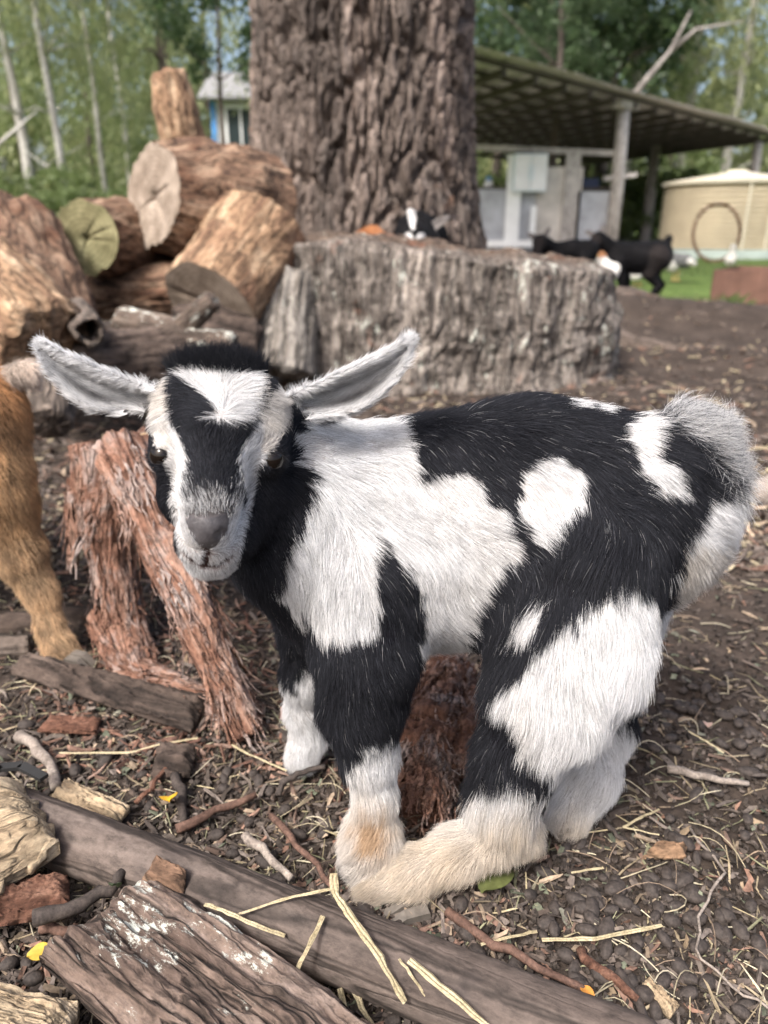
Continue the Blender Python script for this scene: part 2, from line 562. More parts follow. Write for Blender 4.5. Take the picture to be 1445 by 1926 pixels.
M_LOGDARK = wood_mat("log_dark", [(0.3, (0.028, 0.020, 0.016)), (0.5, (0.075, 0.055, 0.045)), (0.72, (0.15, 0.115, 0.095))], 18, (1.2, 1.2, 0.25), 0.9, 0.9, 0.003, lichen=(0.5, 0.5, 0.46), lichen_scale=150, lichen_at=0.70, crack=0.70)
M_MOSSY = wood_mat("log_mossy", [(0.3, (0.030, 0.024, 0.020)), (0.5, (0.10, 0.075, 0.06)), (0.72, (0.2, 0.16, 0.13))], 18, (1.2, 1.2, 0.4), 0.9, 0.9, 0.003, lichen=(0.46, 0.47, 0.42), lichen_scale=42, lichen_at=0.56)
def sawn_mat(name, lo, hi, ring=0.45):
    m, nt, b = new_mat(name)
    v = coords(nt)
    w = nt.nodes.new('ShaderNodeTexWave'); w.wave_type = 'RINGS'; w.rings_direction = 'Z'
    w.inputs['Scale'].default_value = 26; w.inputs['Distortion'].default_value = 5; w.inputs['Detail'].default_value = 4; w.inputs['Detail Scale'].default_value = 1.2
    nt.links.new(v, w.inputs['Vector'])
    n = noise(nt, v, 22, 7, 0.65, 0.3)
    c = ramp(nt, n, [(0.3, lo), (0.7, hi)])
    c = mix(nt, ring, c, ramp(nt, w.outputs['Fac'], [(0.1, (0.5,) * 3), (0.7, (1.1,) * 3)]), 'MULTIPLY')
    n2 = noise(nt, v, 6, 4, 0.6)
    c = mix(nt, 0.6, c, ramp(nt, n2, [(0.35, (0.45, 0.4, 0.36)), (0.65, (1.15,) * 3)]), 'MULTIPLY')
    nt.links.new(c, b.inputs['Base Color']); b.inputs['Roughness'].default_value = 0.9; b.inputs['Specular IOR Level'].default_value = 0.2
    bump(nt, b, n, 0.6, 0.004)
    return m
M_CUTGREY = sawn_mat("sawn_grey", (0.17, 0.135, 0.105), (0.36, 0.30, 0.245))
M_CUTGREEN = sawn_mat("sawn_mossy", (0.10, 0.095, 0.045), (0.27, 0.25, 0.14))
M_CUTCREAM = sawn_mat("sawn_cream", (0.44, 0.31, 0.18), (0.68, 0.52, 0.33), 0.2)
M_FIBRE = wood_mat("red_fibre", [(0.28, (0.085, 0.038, 0.026)), (0.5, (0.27, 0.140, 0.096)), (0.72, (0.48, 0.31, 0.235))], 60, (1.2, 1.2, 0.14), 0.95, 1.0, 0.004, second=(0.42, 0.35, 0.32), patch_scale=16, patch_at=(0.47, 0.64), crack=0.60)
M_REDWOOD = wood_mat("red_wood", [(0.28, (0.05, 0.022, 0.015)), (0.5, (0.16, 0.078, 0.052)), (0.72, (0.30, 0.17, 0.12))], 70, (1.2, 1.2, 0.35), 0.95, 1.0, 0.003)
M_POLE = wood_mat("weathered_pole", [(0.3, (0.055, 0.042, 0.036)), (0.5, (0.115, 0.090, 0.077)), (0.72, (0.19, 0.155, 0.135))], 28, (1.1, 1.1, 0.10), 0.8, 0.45, 0.0015, second=(0.05, 0.04, 0.037), patch_scale=11, patch_at=(0.52, 0.7), crack=0.75)
M_SLAB = wood_mat("old_slab", [(0.3, (0.045, 0.030, 0.025)), (0.5, (0.16, 0.115, 0.092)), (0.72, (0.30, 0.235, 0.20))], 42, (1.2, 1.2, 0.10), 0.9, 1.0, 0.003, lichen=(0.47, 0.48, 0.43), lichen_scale=34, lichen_at=0.575, crack=0.85)
M_CREAMWOOD = wood_mat("split_cream", [(0.3, (0.26, 0.18, 0.11)), (0.5, (0.46, 0.355, 0.235)), (0.72, (0.62, 0.51, 0.37))], 40, (1.2, 1.2, 0.07), 0.85, 0.9, 0.003, crack=0.50)
M_GREYWOOD = wood_mat("grey_timber", [(0.3, (0.20, 0.18, 0.17)), (0.7, (0.42, 0.39, 0.37))], 6, (1, 1, 0.2), 0.9, 0.3, 0.003, crack=0.50)
M_TWIG = wood_mat("twig_bark", [(0.3, (0.055, 0.030, 0.022)), (0.7, (0.17, 0.10, 0.075))], 90, (1, 1, 0.3), 0.8, 0.5, 0.001)
M_TWIGGREY = wood_mat("twig_grey", [(0.3, (0.14, 0.115, 0.098)), (0.7, (0.34, 0.29, 0.25))], 90, (1, 1, 0.2), 0.85, 0.5, 0.001)
M_TWIGDARK = wood_mat("twig_dark", [(0.3, (0.025, 0.020, 0.018)), (0.7, (0.075, 0.06, 0.052))], 90, (1, 1, 0.3), 0.8, 0.5, 0.001)
M_STRAW = wood_mat("straw", [(0.3, (0.24, 0.195, 0.11)), (0.7, (0.44, 0.375, 0.245))], 160, (1, 1, 1), 0.55, 0.4, 0.0006)

def frame(d):
    """rotation whose Z axis is d"""
    return Vector(d).to_track_quat('Z', 'Y').to_matrix()

def wood_log(name, p0, p1, r0, r1, mat, cut0=None, cut1=None, seed=0, amp=0.12, ridge=0.06, nf=26, squash=1.0, bend=0.0, n=96, m=64, parent=None, roll=0.0, taper_end=False, ridge_stretch=0.2, **tags):
    """an uneven log along p0 -> p1; sawn ends are parts of their own, a missing cut leaves a broken end"""
    p0, p1 = Vector(p0), Vector(p1)
    L = (p1 - p0).length
    th = np.linspace(0, 2 * np.pi, n, endpoint=False)
    zz = np.linspace(0, L, m)
    T, Z = np.meshgrid(th, zz, indexing='ij')
    R = r0 + (r1 - r0) * Z / L
    q = np.stack([np.cos(T) * R, np.sin(T) * R, Z], -1)
    rm = (r0 + r1) / 2
    big = fbm(q / (rm * 2.2) + seed * 7.7, 3, seed)
    fine = np.stack([np.cos(T) * nf / 6, np.sin(T) * nf / 6, Z / rm * ridge_stretch * nf / 6], -1)
    rid = 1 - np.abs(vnoise(fine + seed, seed + 5)) * 2
    rid2 = fbm(fine * 2.7 + seed, 2, seed + 9)
    rr = R * (1 + amp * big + ridge * rid + ridge * 0.5 * rid2 + 0.018 * fbm(q / rm * 7 + seed, 3, seed + 3))
    if taper_end:
        rr = rr * (0.35 + 0.65 * smooth(1.0, 0.75, Z / L)) 
    bx = bend * L * np.sin(np.pi * Z / L)
    v = np.stack([np.cos(T) * rr + bx, np.sin(T) * rr * squash, Z], -1)
    jag0 = 0 if cut0 is not None else 1
    jag1 = 0 if cut1 is not None else 1
    jn = vnoise(np.stack([np.cos(T) * 5, np.sin(T) * 5, T * 0 + seed], -1), seed + 2)
    v[:, 0, 2] += jag0 * jn[:, 0] * rm * 0.12; v[:, -1, 2] += jag1 * jn[:, -1] * rm * 0.12
    for e, jg in ((0, jag0), (1, jag0), (-1, jag1), (-2, jag1)):
        if jg:
            v[:, e, :2] *= 0.86 if e in (0, -1) else 0.96
    i = np.arange(n * m).reshape(n, m)
    f = np.stack([i[:, :-1], np.roll(i, -1, 0)[:, :-1], np.roll(i, -1, 0)[:, 1:], i[:, 1:]], -1).reshape(-1, 4)
    vv = v.reshape(-1, 3)
    faces = [f]
    caps = []
    for end, cut in ((0, cut0), (m - 1, cut1)):
        ring = v[:, end, :]
        c = ring.mean(0)
        k = [ring]
        for s in (0.93, 0.8, 0.66, 0.52, 0.38, 0.25, 0.12, 0.01):
            w = c + (ring - c) * s
            w = w.copy()
            w[:, 2] += (0.012 if cut is not None else 0.10) * rm * vnoise(w / rm * 3 + seed, seed + 4) * (1.4 - s) + (0 if cut is not None else (1 if end else -1) * rm * 0.12 * (1 - s))
            if cut is not None:
                for q0 in range(5):
                    da = np.abs((th - _hash(np.array(seed), np.array(q0), np.array(end), 3) * 6.283 + np.pi) % (2 * np.pi) - np.pi)
                    w[:, 2] += (-1 if end else 1) * rm * 0.05 * np.exp(-(da * s / 0.03) ** 2) * (s < 0.9 if q0 % 2 else s < 0.6)
            k.append(w)
        cv = np.concatenate(k)
        ci = np.arange(9 * n).reshape(9, n)
        cf = np.stack([ci[:-1], np.roll(ci, -1, 1)[:-1], np.roll(ci, -1, 1)[1:], ci[1:]], -1).reshape(-1, 4)
        if end == 0:
            cf = cf[:, ::-1]
        cf2 = cf
        last = ci[-1]
        tri = np.stack([last, np.roll(last, -1), np.roll(last, -2), np.roll(last, -2)], -1)[:0]
        caps.append((cv, cf2, cut, end))
    if cut0 is None or cut1 is None:
        for cv, cf, cut, end in caps:
            if cut is None:
                faces.append(cf + len(vv)); vv = np.concatenate([vv, cv])
    me = mesh_np(name, vv, np.concatenate(faces))
    o = link(name, me, mat, parent, **tags)
    o.matrix_world = Matrix.Translation(p0) @ (frame(p1 - p0) @ Matrix.Rotation(roll, 3, 'Z')).to_4x4()
    for cv, cf, cut, end in caps:
        if cut is not None:
            cv = cv.copy(); cv[:, 2] += (0.0006 if end else -0.0006)
            link("sawn_face", mesh_np("sawn_face", cv, cf), cut, o)
    return o

def wl(name, a, b, ra, rb, mat, **k):
    """wood_log between two photo pixels (x, y, distance), radii in photo pixels"""
    return wood_log(name, at(*a), at(*b), rad(ra, *a), rad(rb, *b), mat, **k)

# ---------------------------------------------------------------- the big tree
def big_tree():
    c = at(675, 440, 3.35); cx, cy = c[0], 3.35
    n = 620
    zs = np.concatenate([np.linspace(-0.05, 1.45, 330), np.linspace(1.5, 6.5, 40)])
    th = np.linspace(0, 2 * np.pi, n, endpoint=False)
    T, Z = np.meshgrid(th, zs, indexing='ij')
    R = 0.412 - 0.012 * Z + 0.25 * np.exp(-np.maximum(Z, 0) / 0.34) * (0.85 + 0.25 * np.cos(T * 5 + 0.6))
    R = R * (1 + 0.045 * vnoise(np.stack([np.cos(T) * 1.6, np.sin(T) * 1.6, Z * 0.7], -1), 3)) * np.where(Z > 1.5, 1 - 0.08 * (Z - 1.5), 1)
    wob = 0.06 * fbm(np.stack([np.cos(T) * 3, np.sin(T) * 3, Z * 2.2], -1), 3, 21)
    # long furrowed plates
    u = np.stack([np.cos(T) * 9 + wob * 12, np.sin(T) * 9 + wob * 12, Z * 3.6], -1)
    f1, f2, _ = cellular(u, 5)
    plate = smooth(0.02, 0.17, f2 - f1)
    u2 = np.stack([np.cos(T) * 22 + wob * 20, np.sin(T) * 22 + wob * 20, Z * 8.0], -1)
    g1, g2, _ = cellular(u2, 15)
    plate2 = smooth(0.0, 0.22, g2 - g1)
    fine = fbm(np.stack([np.cos(T) * 26, np.sin(T) * 26, Z * 22], -1), 3, 8)
    h = 0.036 * plate + 0.015 * plate2 * (0.4 + 0.6 * plate) + 0.007 * fine
    rr = R + h - 0.03
    v = np.stack([cx + 0.02 * Z + np.cos(T) * rr, cy + np.sin(T) * rr, Z], -1)
    i = np.arange(n * len(zs)).reshape(n, -1)
    f = np.stack([i[:, :-1], np.roll(i, -1, 0)[:, :-1], np.roll(i, -1, 0)[:, 1:], i[:, 1:]], -1).reshape(-1, 4)
    me = mesh_np("trunk", v.reshape(-1, 3), f)
    tone = 0.75 + 0.45 * vnoise(u.reshape(-1, 3) * 0.5, 4)[:, None] * np.array([1, 0.97, 0.95])
    set_col(me, 'shade', np.clip(tone + 0.1, 0.3, 1.4))
    t = empty("old_tree", (cx, cy, 0), label="massive old tree with deeply furrowed brown bark behind the stump", category="tree")
    link("trunk", me, M_BARK, t).matrix_parent_inverse = t.matrix_world.inverted() if False else Matrix.Translation((-cx, -cy, 0))
    return t, cx, cy
OLD_TREE, TX, TY = big_tree()

# ---------------------------------------------------------------- the stump
P_ = lambda x, y, z: atz(x, y, z)
def stump():
    cx, cy = at(820, 560, 2.42)[0], 2.42
    n, m = 560, 170
    th = np.linspace(0, 2 * np.pi, n, endpoint=False)
    base = (np.abs(np.cos(th) / 0.525) ** 3.4 + np.abs(np.sin(th) / 0.44) ** 3.4) ** (-1 / 3.4)
    base = base * (1 + 0.04 * vnoise(np.stack([np.cos(th) * 3, np.sin(th) * 3, 0 * th], -1), 2))
    s = np.linspace(0, 1, m)
    T, S = np.meshgrid(th, s, indexing='ij')
    B = np.repeat(base[:, None], m, 1)
    # profile: wall from the ground up, rounded rim, then the top surface
    wall = smooth(0.0, 0.60, S)
    zt = np.interp(S, [0, 0.60, 0.63, 1], [0, 0.965, 1.0, 1.0])
    rt = np.interp(S, [0, 0.05, 0.60, 0.63, 1], [1.06, 1.03, 1.0, 0.975, 0.0])
    topz = 0.352 - 0.045 * np.cos(T) * B * rt / 0.5
    q = np.stack([np.cos(T) * B, np.sin(T) * B, zt * 0.35], -1)
    wob = 0.05 * fbm(q * 4.5, 3, 31)
    u = np.stack([np.cos(T) * B * 19 + wob * 16, np.sin(T) * B * 19 + wob * 16, zt * 0.35], -1)
    f1, f2, _ = cellular(u, 25)
    plate = smooth(0.0, 0.16, f2 - f1)
    u2 = np.stack([np.cos(T) * B * 62 + wob * 40, np.sin(T) * B * 62 + wob * 40, zt * 1.0], -1)
    rid = 1 - np.abs(vnoise(u2, 41)) * 2
    q2 = np.stack([np.cos(T) * B * rt, np.sin(T) * B * rt, topz * 0], -1)
    wallm = 1 - smooth(0.60, 0.70, S)
    h = wallm * (0.009 * plate + 0.004 * rid + 0.018 * fbm(q * 6, 3, 6) + 0.004 * fbm(q * 26, 3, 66)) + 0.006 * fbm(q * 30, 3, 7)
    r = B * rt + (h - 0.02) * (rt > 0.02)
    v = np.stack([cx + np.cos(T) * r, cy + np.sin(T) * r, topz * zt + (1 - wallm) * (0.022 * fbm(q2 * 5, 3, 9) + 0.008 * fbm(q2 * 24, 3, 10)) + 0.018 * smooth(0.5, 0.66, S) * vnoise(q * 7, 55)], -1)
    i = np.arange(n * m).reshape(n, m)
    f = np.stack([i[:, :-1], np.roll(i, -1, 0)[:, :-1], np.roll(i, -1, 0)[:, 1:], i[:, 1:]], -1).reshape(-1, 4)
    me = mesh_np("stump", v.reshape(-1, 3), f)
    tone = (0.85 + 0.4 * vnoise(u * 0.45, 14))[..., None] * np.array([1, 0.97, 0.95])
    brown = (1 - wallm)[..., None]
    tone = tone * (1 - brown) + brown * np.array([0.62, 0.5, 0.42])
    set_col(me, 'shade', np.clip(tone, 0.25, 1.4).reshape(-1, 3))
    o = link("tree_stump", me, M_STUMP, label="wide grey lichen-streaked tree stump right behind the black and white kid", category="stump")
    wl("root_flare", (545, 515, 2.06), (522, 705, 1.96), 52, 72, M_STUMP2, seed=71, amp=0.06, ridge=0.05, parent=o, nf=22)
    return o
STUMP = stump()

wood_log("exposed_root", P_(1130, 640, 0.0), P_(1420, 712, -0.02), 0.075, 0.04, M_ROOT, seed=91, amp=0.2, ridge=0.06, squash=0.8, label="earthy root leaving the lower right side of the stump", category="root")
wood_log("exposed_root", P_(1150, 578, 0.02), P_(1440, 640, -0.03), 0.13, 0.07, M_ROOT, seed=92, amp=0.2, ridge=0.06, squash=0.8, label="thick earthy root in front of the black kids' hooves", category="root")
# ---------------------------------------------------------------- log pile
GP = "logs in the woodpile"
wl("log", (352, 292, 2.42), (318, 138, 2.42), 44, 40, M_LOGTAN, seed=1, amp=0.22, ridge=0.05, bend=0.10, label="short weathered log standing upright on top of the woodpile", category="log", group=GP)
wl("log", (290, 368, 2.12), (486, 408, 2.36), 88, 98, M_LOGBROWN, cut0=M_CUTGREY, seed=2, amp=0.24, ridge=0.05, label="thick brown log with a grey sawn face, topmost of the lying logs", category="log", group=GP)
wl("log", (158, 448, 2.05), (330, 470, 2.6), 68, 66, M_LOGBROWN, cut0=M_CUTGREEN, seed=3, amp=0.18, label="log with a mossy green sawn end on the left of the pile", category="log", group=GP)
wl("log", (12, 452, 2.0), (112, 668, 1.62), 92, 90, M_LOGBROWN, seed=4, amp=0.22, ridge=0.07, label="big rough brown log leaning at the left edge of the pile", category="log", group=GP)
wl("log", (-120, 470, 1.62), (95, 650, 1.42), 98, 85, M_LOGTAN, seed=5, amp=0.14, ridge=0.07, label="pale split tan log at the far left in front of the pile", category="log", group=GP)
wl("log", (392, 568, 1.92), (492, 446, 2.14), 82, 90, M_LOGTAN, cut0=M_CUTGREY, seed=6, amp=0.16, ridge=0.04, label="reddish tan log slanting up against the stump, grey sawn face down", category="log", group=GP)
wl("log", (160, 560, 2.2), (380, 545, 2.15), 45, 50, M_LOGBROWN, seed=7, label="brown log lying low in the middle of the pile, under the mossy one", category="log", group=GP)
o = wl("branch", (222, 605, 1.62), (440, 660, 1.58), 30, 30, M_MOSSY, seed=8, amp=0.12, label="dark forked branch spotted with pale lichen in front of the pile", category="branch")
fk = wl("fork", (335, 625, 1.60), (402, 562, 1.58), 22, 17, M_MOSSY, seed=9); fk.parent = o; fk.matrix_parent_inverse = o.matrix_world.inverted()
wl("log", (120, 690, 1.5), (345, 672, 1.62), 55, 62, M_LOGDARK, seed=10, label="dull brown log lying on the soil below the lichen-spotted branch", category="log", group=GP)
wl("log", (98, 700, 1.32), (95, 800, 1.22), 38, 42, M_LOGGREY, seed=12, amp=0.05, label="small grey log behind the tip of the kid's left-hand ear", category="log", group=GP)
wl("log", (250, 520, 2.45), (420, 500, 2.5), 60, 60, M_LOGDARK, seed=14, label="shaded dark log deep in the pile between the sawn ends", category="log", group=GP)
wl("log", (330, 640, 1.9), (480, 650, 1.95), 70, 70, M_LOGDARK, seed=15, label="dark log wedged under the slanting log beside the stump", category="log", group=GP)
def hollow_log():
    a, b = Vector(at(168, 622, 1.42)), Vector(at(140, 590, 1.62))
    L = (b - a).length; r = rad(30, 168, 622, 1.42)
    n = 36; th = np.linspace(0, 2 * np.pi, n, endpoint=False)
    prof = [(0.62, 0.9), (0.62, 0.5), (0.62, 0.0), (0.8, -0.06), (1.0, 0.0), (1.06, 0.25), (1.1, 0.6), (1.12, 1.0)]
    v = []
    for rr, l in prof:
        for t in th:
            w = 1 + 0.10 * math.sin(3 * t + 1) + 0.05 * math.sin(7 * t)
            v.append((rr * r * w * math.cos(t), rr * r * w * math.sin(t), l * L + 0.004 * math.sin(5 * t)))
    i = np.arange(len(prof) * n).reshape(len(prof), n)
    f = np.stack([i[:-1], np.roll(i, -1, 1)[:-1], np.roll(i, -1, 1)[1:], i[1:]], -1).reshape(-1, 4)[:, ::-1]
    o = link("hollow_log", mesh_np("hollow_log", v, f), M_LOGGREY, label="small hollow log end with a dark hole at the foot of the pile", category="log", group=GP)
    o.matrix_world = Matrix.Translation(a) @ frame(b - a).to_4x4()
hollow_log()

# ---------------------------------------------------------------- stringy red bark logs
def fibres(parent, paths, n, L, seed, mat, width=0.0012):
    """torn strips lying along the given 3D paths (start, end, radius)"""
    rng = np.random.default_rng(seed)
    V, F = [], []
    for _ in range(n):
        a, b, r = paths[rng.integers(len(paths))]
        a, b = np.array(a), np.array(b)
        d = b - a; Ld = np.linalg.norm(d); d = d / Ld
        s = np.cross(d, [0.3, 0.5, 0.8]); s /= np.linalg.norm(s); t = np.cross(d, s)
        ph = rng.uniform(0, 2 * np.pi); l0 = rng.uniform(-0.05, 0.95)
        ln = rng.uniform(0.3, 1.0) * L; w = width * rng.uniform(0.5, 2.2)
        o = s * np.cos(ph) + t * np.sin(ph); ac = np.cross(d, o)
        curl = rng.uniform(-0.1, 0.6) * rng.random(); k = 6
        base = a + d * l0 * Ld + o * r * rng.uniform(0.9, 1.08)
        side = rng.normal() * 0.15
        b0 = len(V)
        for j in range(k):
            q = j / (k - 1)
            c = base + d * q * ln + o * curl * q * q * ln + ac * side * ln * q + rng.normal(size=3) * 0.0009
            ww = w * (1 - 0.7 * q)
            V += [c - ac * ww, c + ac * ww, c + o * ww * 0.7]
        for j in range(k - 1):
            i = b0 + j * 3
            F += [(i, i + 1, i + 4, i + 3), (i + 1, i + 2, i + 5, i + 4), (i + 2, i, i + 3, i + 5)]
    V = np.array(V); V[:, 2] = np.maximum(V[:, 2], 0.003)
    o = link("bark_fibres", mesh_np("bark_fibres", V, np.array(F), False), mat, parent, kind="stuff")
    return o

rl = empty("stringy_bark_log", atz(330, 1300), label="torn reddish log with stringy fibrous bark left of the black and white kid", category="log")
PA = [((232, 850, 0.73, 62), (280, 960, 0.68, 42)), ((280, 960, 0.68, 42), (380, 1190, 0.58, 35)), ((380, 1190, 0.58, 35), (462, 1372, 0.535, 28))]
PB = [((212, 850, 0.74, 70), (205, 1000, 0.72, 44)), ((205, 1000, 0.72, 44), (238, 1180, 0.69, 27)), ((238, 1180, 0.69, 34), (262, 1262, 0.65, 36))]
PC = [((190, 1160, 0.70, 22), (250, 1270, 0.645, 36)), ((250, 1270, 0.645, 36), (440, 1345, 0.56, 30))]
paths = []
sd_ = 80
for nm, PP in (("limb", PA), ("limb", PB), ("root", PC)):
    for a, b in PP:
        sd_ += 1
        A0, B0 = at(*a[:3]), at(*b[:3])
        dd = (B0 - A0) / np.linalg.norm(B0 - A0)
        q = wood_log(nm, A0 - dd * 0.006, B0 + dd * 0.006, rad(a[3], *a[:3]), rad(b[3], *b[:3]), M_FIBRE, seed=sd_, amp=0.14, ridge=0.11, nf=26, ridge_stretch=0.12, n=90, m=60)
        q.parent = rl; q.matrix_parent_inverse = Matrix.Translation(-rl.location)
        paths.append((A0, B0, rad((a[3] + b[3]) / 2, *a[:3])))
fb = fibres(rl, paths, 900, 0.06, 5, M_FIBRE)
fb.matrix_parent_inverse = Matrix.Translation(-rl.location)
hang = [(at(150, 900, 0.73), at(150, 990, 0.72), 0.012), (at(180, 1000, 0.71), at(205, 1110, 0.70), 0.012)]
fb = fibres(rl, hang, 160, 0.06, 6, M_FIBRE, 0.002); fb.matrix_parent_inverse = Matrix.Translation(-rl.location)
wl("log", (292, 880, 0.80), (330, 830, 1.05), 62, 60, M_FIBRE, cut0=M_CUTCREAM, seed=33, label="log with a fresh cream sawn end just behind the kid's cheek", category="log")

rc = empty("rotten_log", atz(800, 1480), label="crumbling red rotten log on the ground between the kid's front and hind legs", category="log")
paths = []
for k, (a, b) in enumerate((((850, 1265, 0.615, 42), (815, 1390, 0.515, 50)), ((815, 1390, 0.515, 50), (785, 1535, 0.437, 34)), ((755, 1300, 0.59, 30), (770, 1440, 0.49, 34)), ((900, 1320, 0.575, 34), (860, 1450, 0.485, 40)))):
    A0, B0 = at(*a[:3]), at(*b[:3])
    q = wood_log("chunk", A0, B0, rad(a[3], *a[:3]), rad(b[3], *b[:3]), M_REDWOOD, seed=120 + k, amp=0.34, ridge=0.13, nf=22, ridge_stretch=0.6, n=80, m=50)
    q.parent = rc; q.matrix_parent_inverse = Matrix.Translation(-rc.location)
    paths.append((A0, B0, rad(a[3], *a[:3])))
fb = fibres(rc, paths, 1700, 0.042, 8, M_FIBRE, 0.0014); fb.matrix_parent_inverse = Matrix.Translation(-rc.location)

# ---------------------------------------------------------------- foreground timber
def slab(name, corners, th, mat, seed, ridge=0.004, nu=90, nv=70, tilt=None, **tags):
    """a split slab: corners are four ground points (start left, start right, end right, end left), grain runs start -> end"""
    c = [np.array(q, float) for q in corners]
    o0 = (c[0] + c[1] + c[2] + c[3]) / 4
    d = (c[3] + c[2] - c[0] - c[1]); d /= np.linalg.norm(d)
    z = np.array([0, 0, 1.0]); z = z - (z @ d) * d; z /= np.linalg.norm(z)
    xx = np.cross(d, z)
    rot = np.stack([xx, z, d], 1)      # local axes: x across, y up, z along the grain
    U, V = np.meshgrid(np.linspace(0, 1, nu), np.linspace(0, 1, nv), indexing='ij')   # U along, V across
    V2 = 0.5 - 0.5 * np.cos(np.pi * V)
    s = (c[0] * (1 - V2[..., None]) + c[1] * V2[..., None]) * (1 - U[..., None]) + (c[3] * (1 - V2[..., None]) + c[2] * V2[..., None]) * U[..., None]
    loc = (s - o0) @ rot
    W = np.linalg.norm(c[1] - c[0])
    g = np.stack([loc[..., 0] / W * 9, loc[..., 2] / W * 0.9, loc[..., 0] * 0], -1)
    rd = (1 - np.abs(vnoise(g + seed, seed)) * 2) + 0.6 * (1 - np.abs(vnoise(g * 2.6 + seed, seed + 1)) * 2) + 0.6 * fbm(loc / W * 5, 3, seed + 2)
    step = np.floor((V2 + 0.08 * vnoise(np.stack([U * 3, V * 3, U * 0], -1), seed + 3)) * 5) % 2
    edge = np.minimum(np.minimum(V2, 1 - V2) * W, np.minimum(U, 1 - U) * np.linalg.norm(c[3] - c[0]))
    rnd = th * 0.5 * (1 - np.clip(edge / (th * 0.6), 0, 1)) ** 2
    top = loc.copy(); bot = loc.copy()
    top[..., 1] += th / 2 + ridge * rd + ridge * 0.8 * step - rnd
    bot[..., 1] += -th / 2 + rnd * 0.6
    jag = (U > 0.99) * 1.0 - (U < 0.01) * 1.0
    for a in (top, bot):
        a[..., 2] += jag * W * 0.035 * vnoise(np.stack([V2 * 9, V2 * 0, U * 5], -1), seed + 6)
        a[..., 0] += ((V > 0.99) * 1.0 - (V < 0.01) * 1.0) * W * 0.03 * vnoise(np.stack([U * 12, U * 0, V * 5], -1), seed + 7)
    i = np.arange(nu * nv).reshape(nu, nv); j = i + nu * nv
    f = [np.stack([i[:-1, :-1], i[1:, :-1], i[1:, 1:], i[:-1, 1:]], -1).reshape(-1, 4), np.stack([j[:-1, :-1], j[:-1, 1:], j[1:, 1:], j[1:, :-1]], -1).reshape(-1, 4)]
    for e0, e1 in ((i[0], j[0]), (j[-1], i[-1]), (j[:, 0], i[:, 0]), (i[:, -1], j[:, -1])):
        f.append(np.stack([e0[:-1], e0[1:], e1[1:], e1[:-1]], -1))
    o = link(name, mesh_np(name, np.concatenate([top.reshape(-1, 3), bot.reshape(-1, 3)]), np.concatenate(f)), mat, **tags)
    o.matrix_world = Matrix.Translation(Vector(o0)) @ Matrix(rot.tolist()).to_4x4()
    return o

P = lambda x, y, z: atz(x, y, z)
wood_log("weathered_pole", P(-260, 1425, 0.018), P(1235, 2010, 0.018), 0.0205, 0.0215, M_POLE, seed=40, amp=0.04, ridge=0.012, nf=16, ridge_stretch=0.04, n=72, m=160, label="long smooth grey-brown pole lying across the foreground under the kid's feet", category="pole")
slab("bark_slab", [P(70, 1800, 0.034), P(300, 1650, 0.030), P(830, 2020, 0.030), P(560, 2230, 0.034)], 0.022, M_SLAB, 50, 0.0032, 150, 110, label="weathered bark slab crusted with white lichen at the bottom left", category="wood slab")
slab("split_firewood", [P(-60, 1700, 0.045), P(-150, 1500, 0.045), P(40, 1478, 0.04), P(112, 1590, 0.04)], 0.034, M_CREAMWOOD, 51, 0.0022, label="pale cream split firewood block at the left edge on the pole", category="firewood")
slab("split_firewood", [P(-140, 1990, 0.03), P(-60, 1850, 0.03), P(150, 1895, 0.026), P(90, 2060, 0.026)], 0.026, M_CREAMWOOD, 52, 0.003, label="tan split firewood in the very bottom left corner below the lichen slab", category="firewood")
slab("red_wood_chunk", [P(-90, 1745, 0.022), P(-70, 1680, 0.026), P(128, 1652, 0.022), P(132, 1712, 0.018)], 0.024, M_REDWOOD, 53, 0.003, label="reddish chunk of split wood below the cream firewood at the left edge", category="wood chunk")
slab("dark_board", [P(20, 1262, 0.012), P(60, 1236, 0.014), P(395, 1315, 0.014), P(360, 1372, 0.012)], 0.02, M_LOGDARK, 54, 0.002, 140, 40, label="dark cracked board lying in front of the brown kid's hoof", category="board")
wl("log", (-80, 1195, 0.73), (215, 1165, 0.76), 34, 30, M_LOGDARK, seed=55, ridge=0.06, label="charred dark log on the soil behind the brown kid's leg", category="log")
wl("log", (-60, 1222, 0.68), (60, 1215, 0.68), 28, 22, M_LOGGREY, seed=56, label="short grey log end beside the brown kid's hoof at the left edge", category="log")
slab("bark_chip", [P(262, 1668, 0.03), P(296, 1612, 0.045), P(350, 1640, 0.045), P(345, 1690, 0.03)], 0.010, M_LOGBROWN, 57, 0.0012, 40, 40, label="rounded brown bark chip leaning on the pole above the lichen slab", category="bark chip")
slab("bark_chip", [P(285, 1462, 0.008), P(300, 1400, 0.012), P(368, 1408, 0.012), P(358, 1458, 0.008)], 0.012, M_LOGDARK, 58, 0.002, 40, 40, label="dark flat bark chip on the litter above the yellow leaf", category="bark chip")
slab("wood_splinter", [P(95, 1500, 0.01), P(130, 1470, 0.012), P(245, 1520, 0.012), P(215, 1560, 0.01)], 0.010, M_CREAMWOOD, 59, 0.0016, 60, 24, label="pale wood splinter lying along the upper side of the pole", category="splinter")
slab("wood_splinter", [P(70, 1375, 0.008), P(95, 1350, 0.01), P(190, 1352, 0.01), P(180, 1378, 0.008)], 0.008, M_REDWOOD, 60, 0.0012, 50, 20, label="red-brown wood splinter left of the dark bark chip", category="splinter")
slab("bark_chip", [P(1210, 1612, 0.008), P(1235, 1588, 0.01), P(1292, 1592, 0.01), P(1290, 1612, 0.008)], 0.010, M_LOGTAN, 61, 0.0012, 30, 24, label="small tan bark chip on bare soil right of the hind feet", category="bark chip")
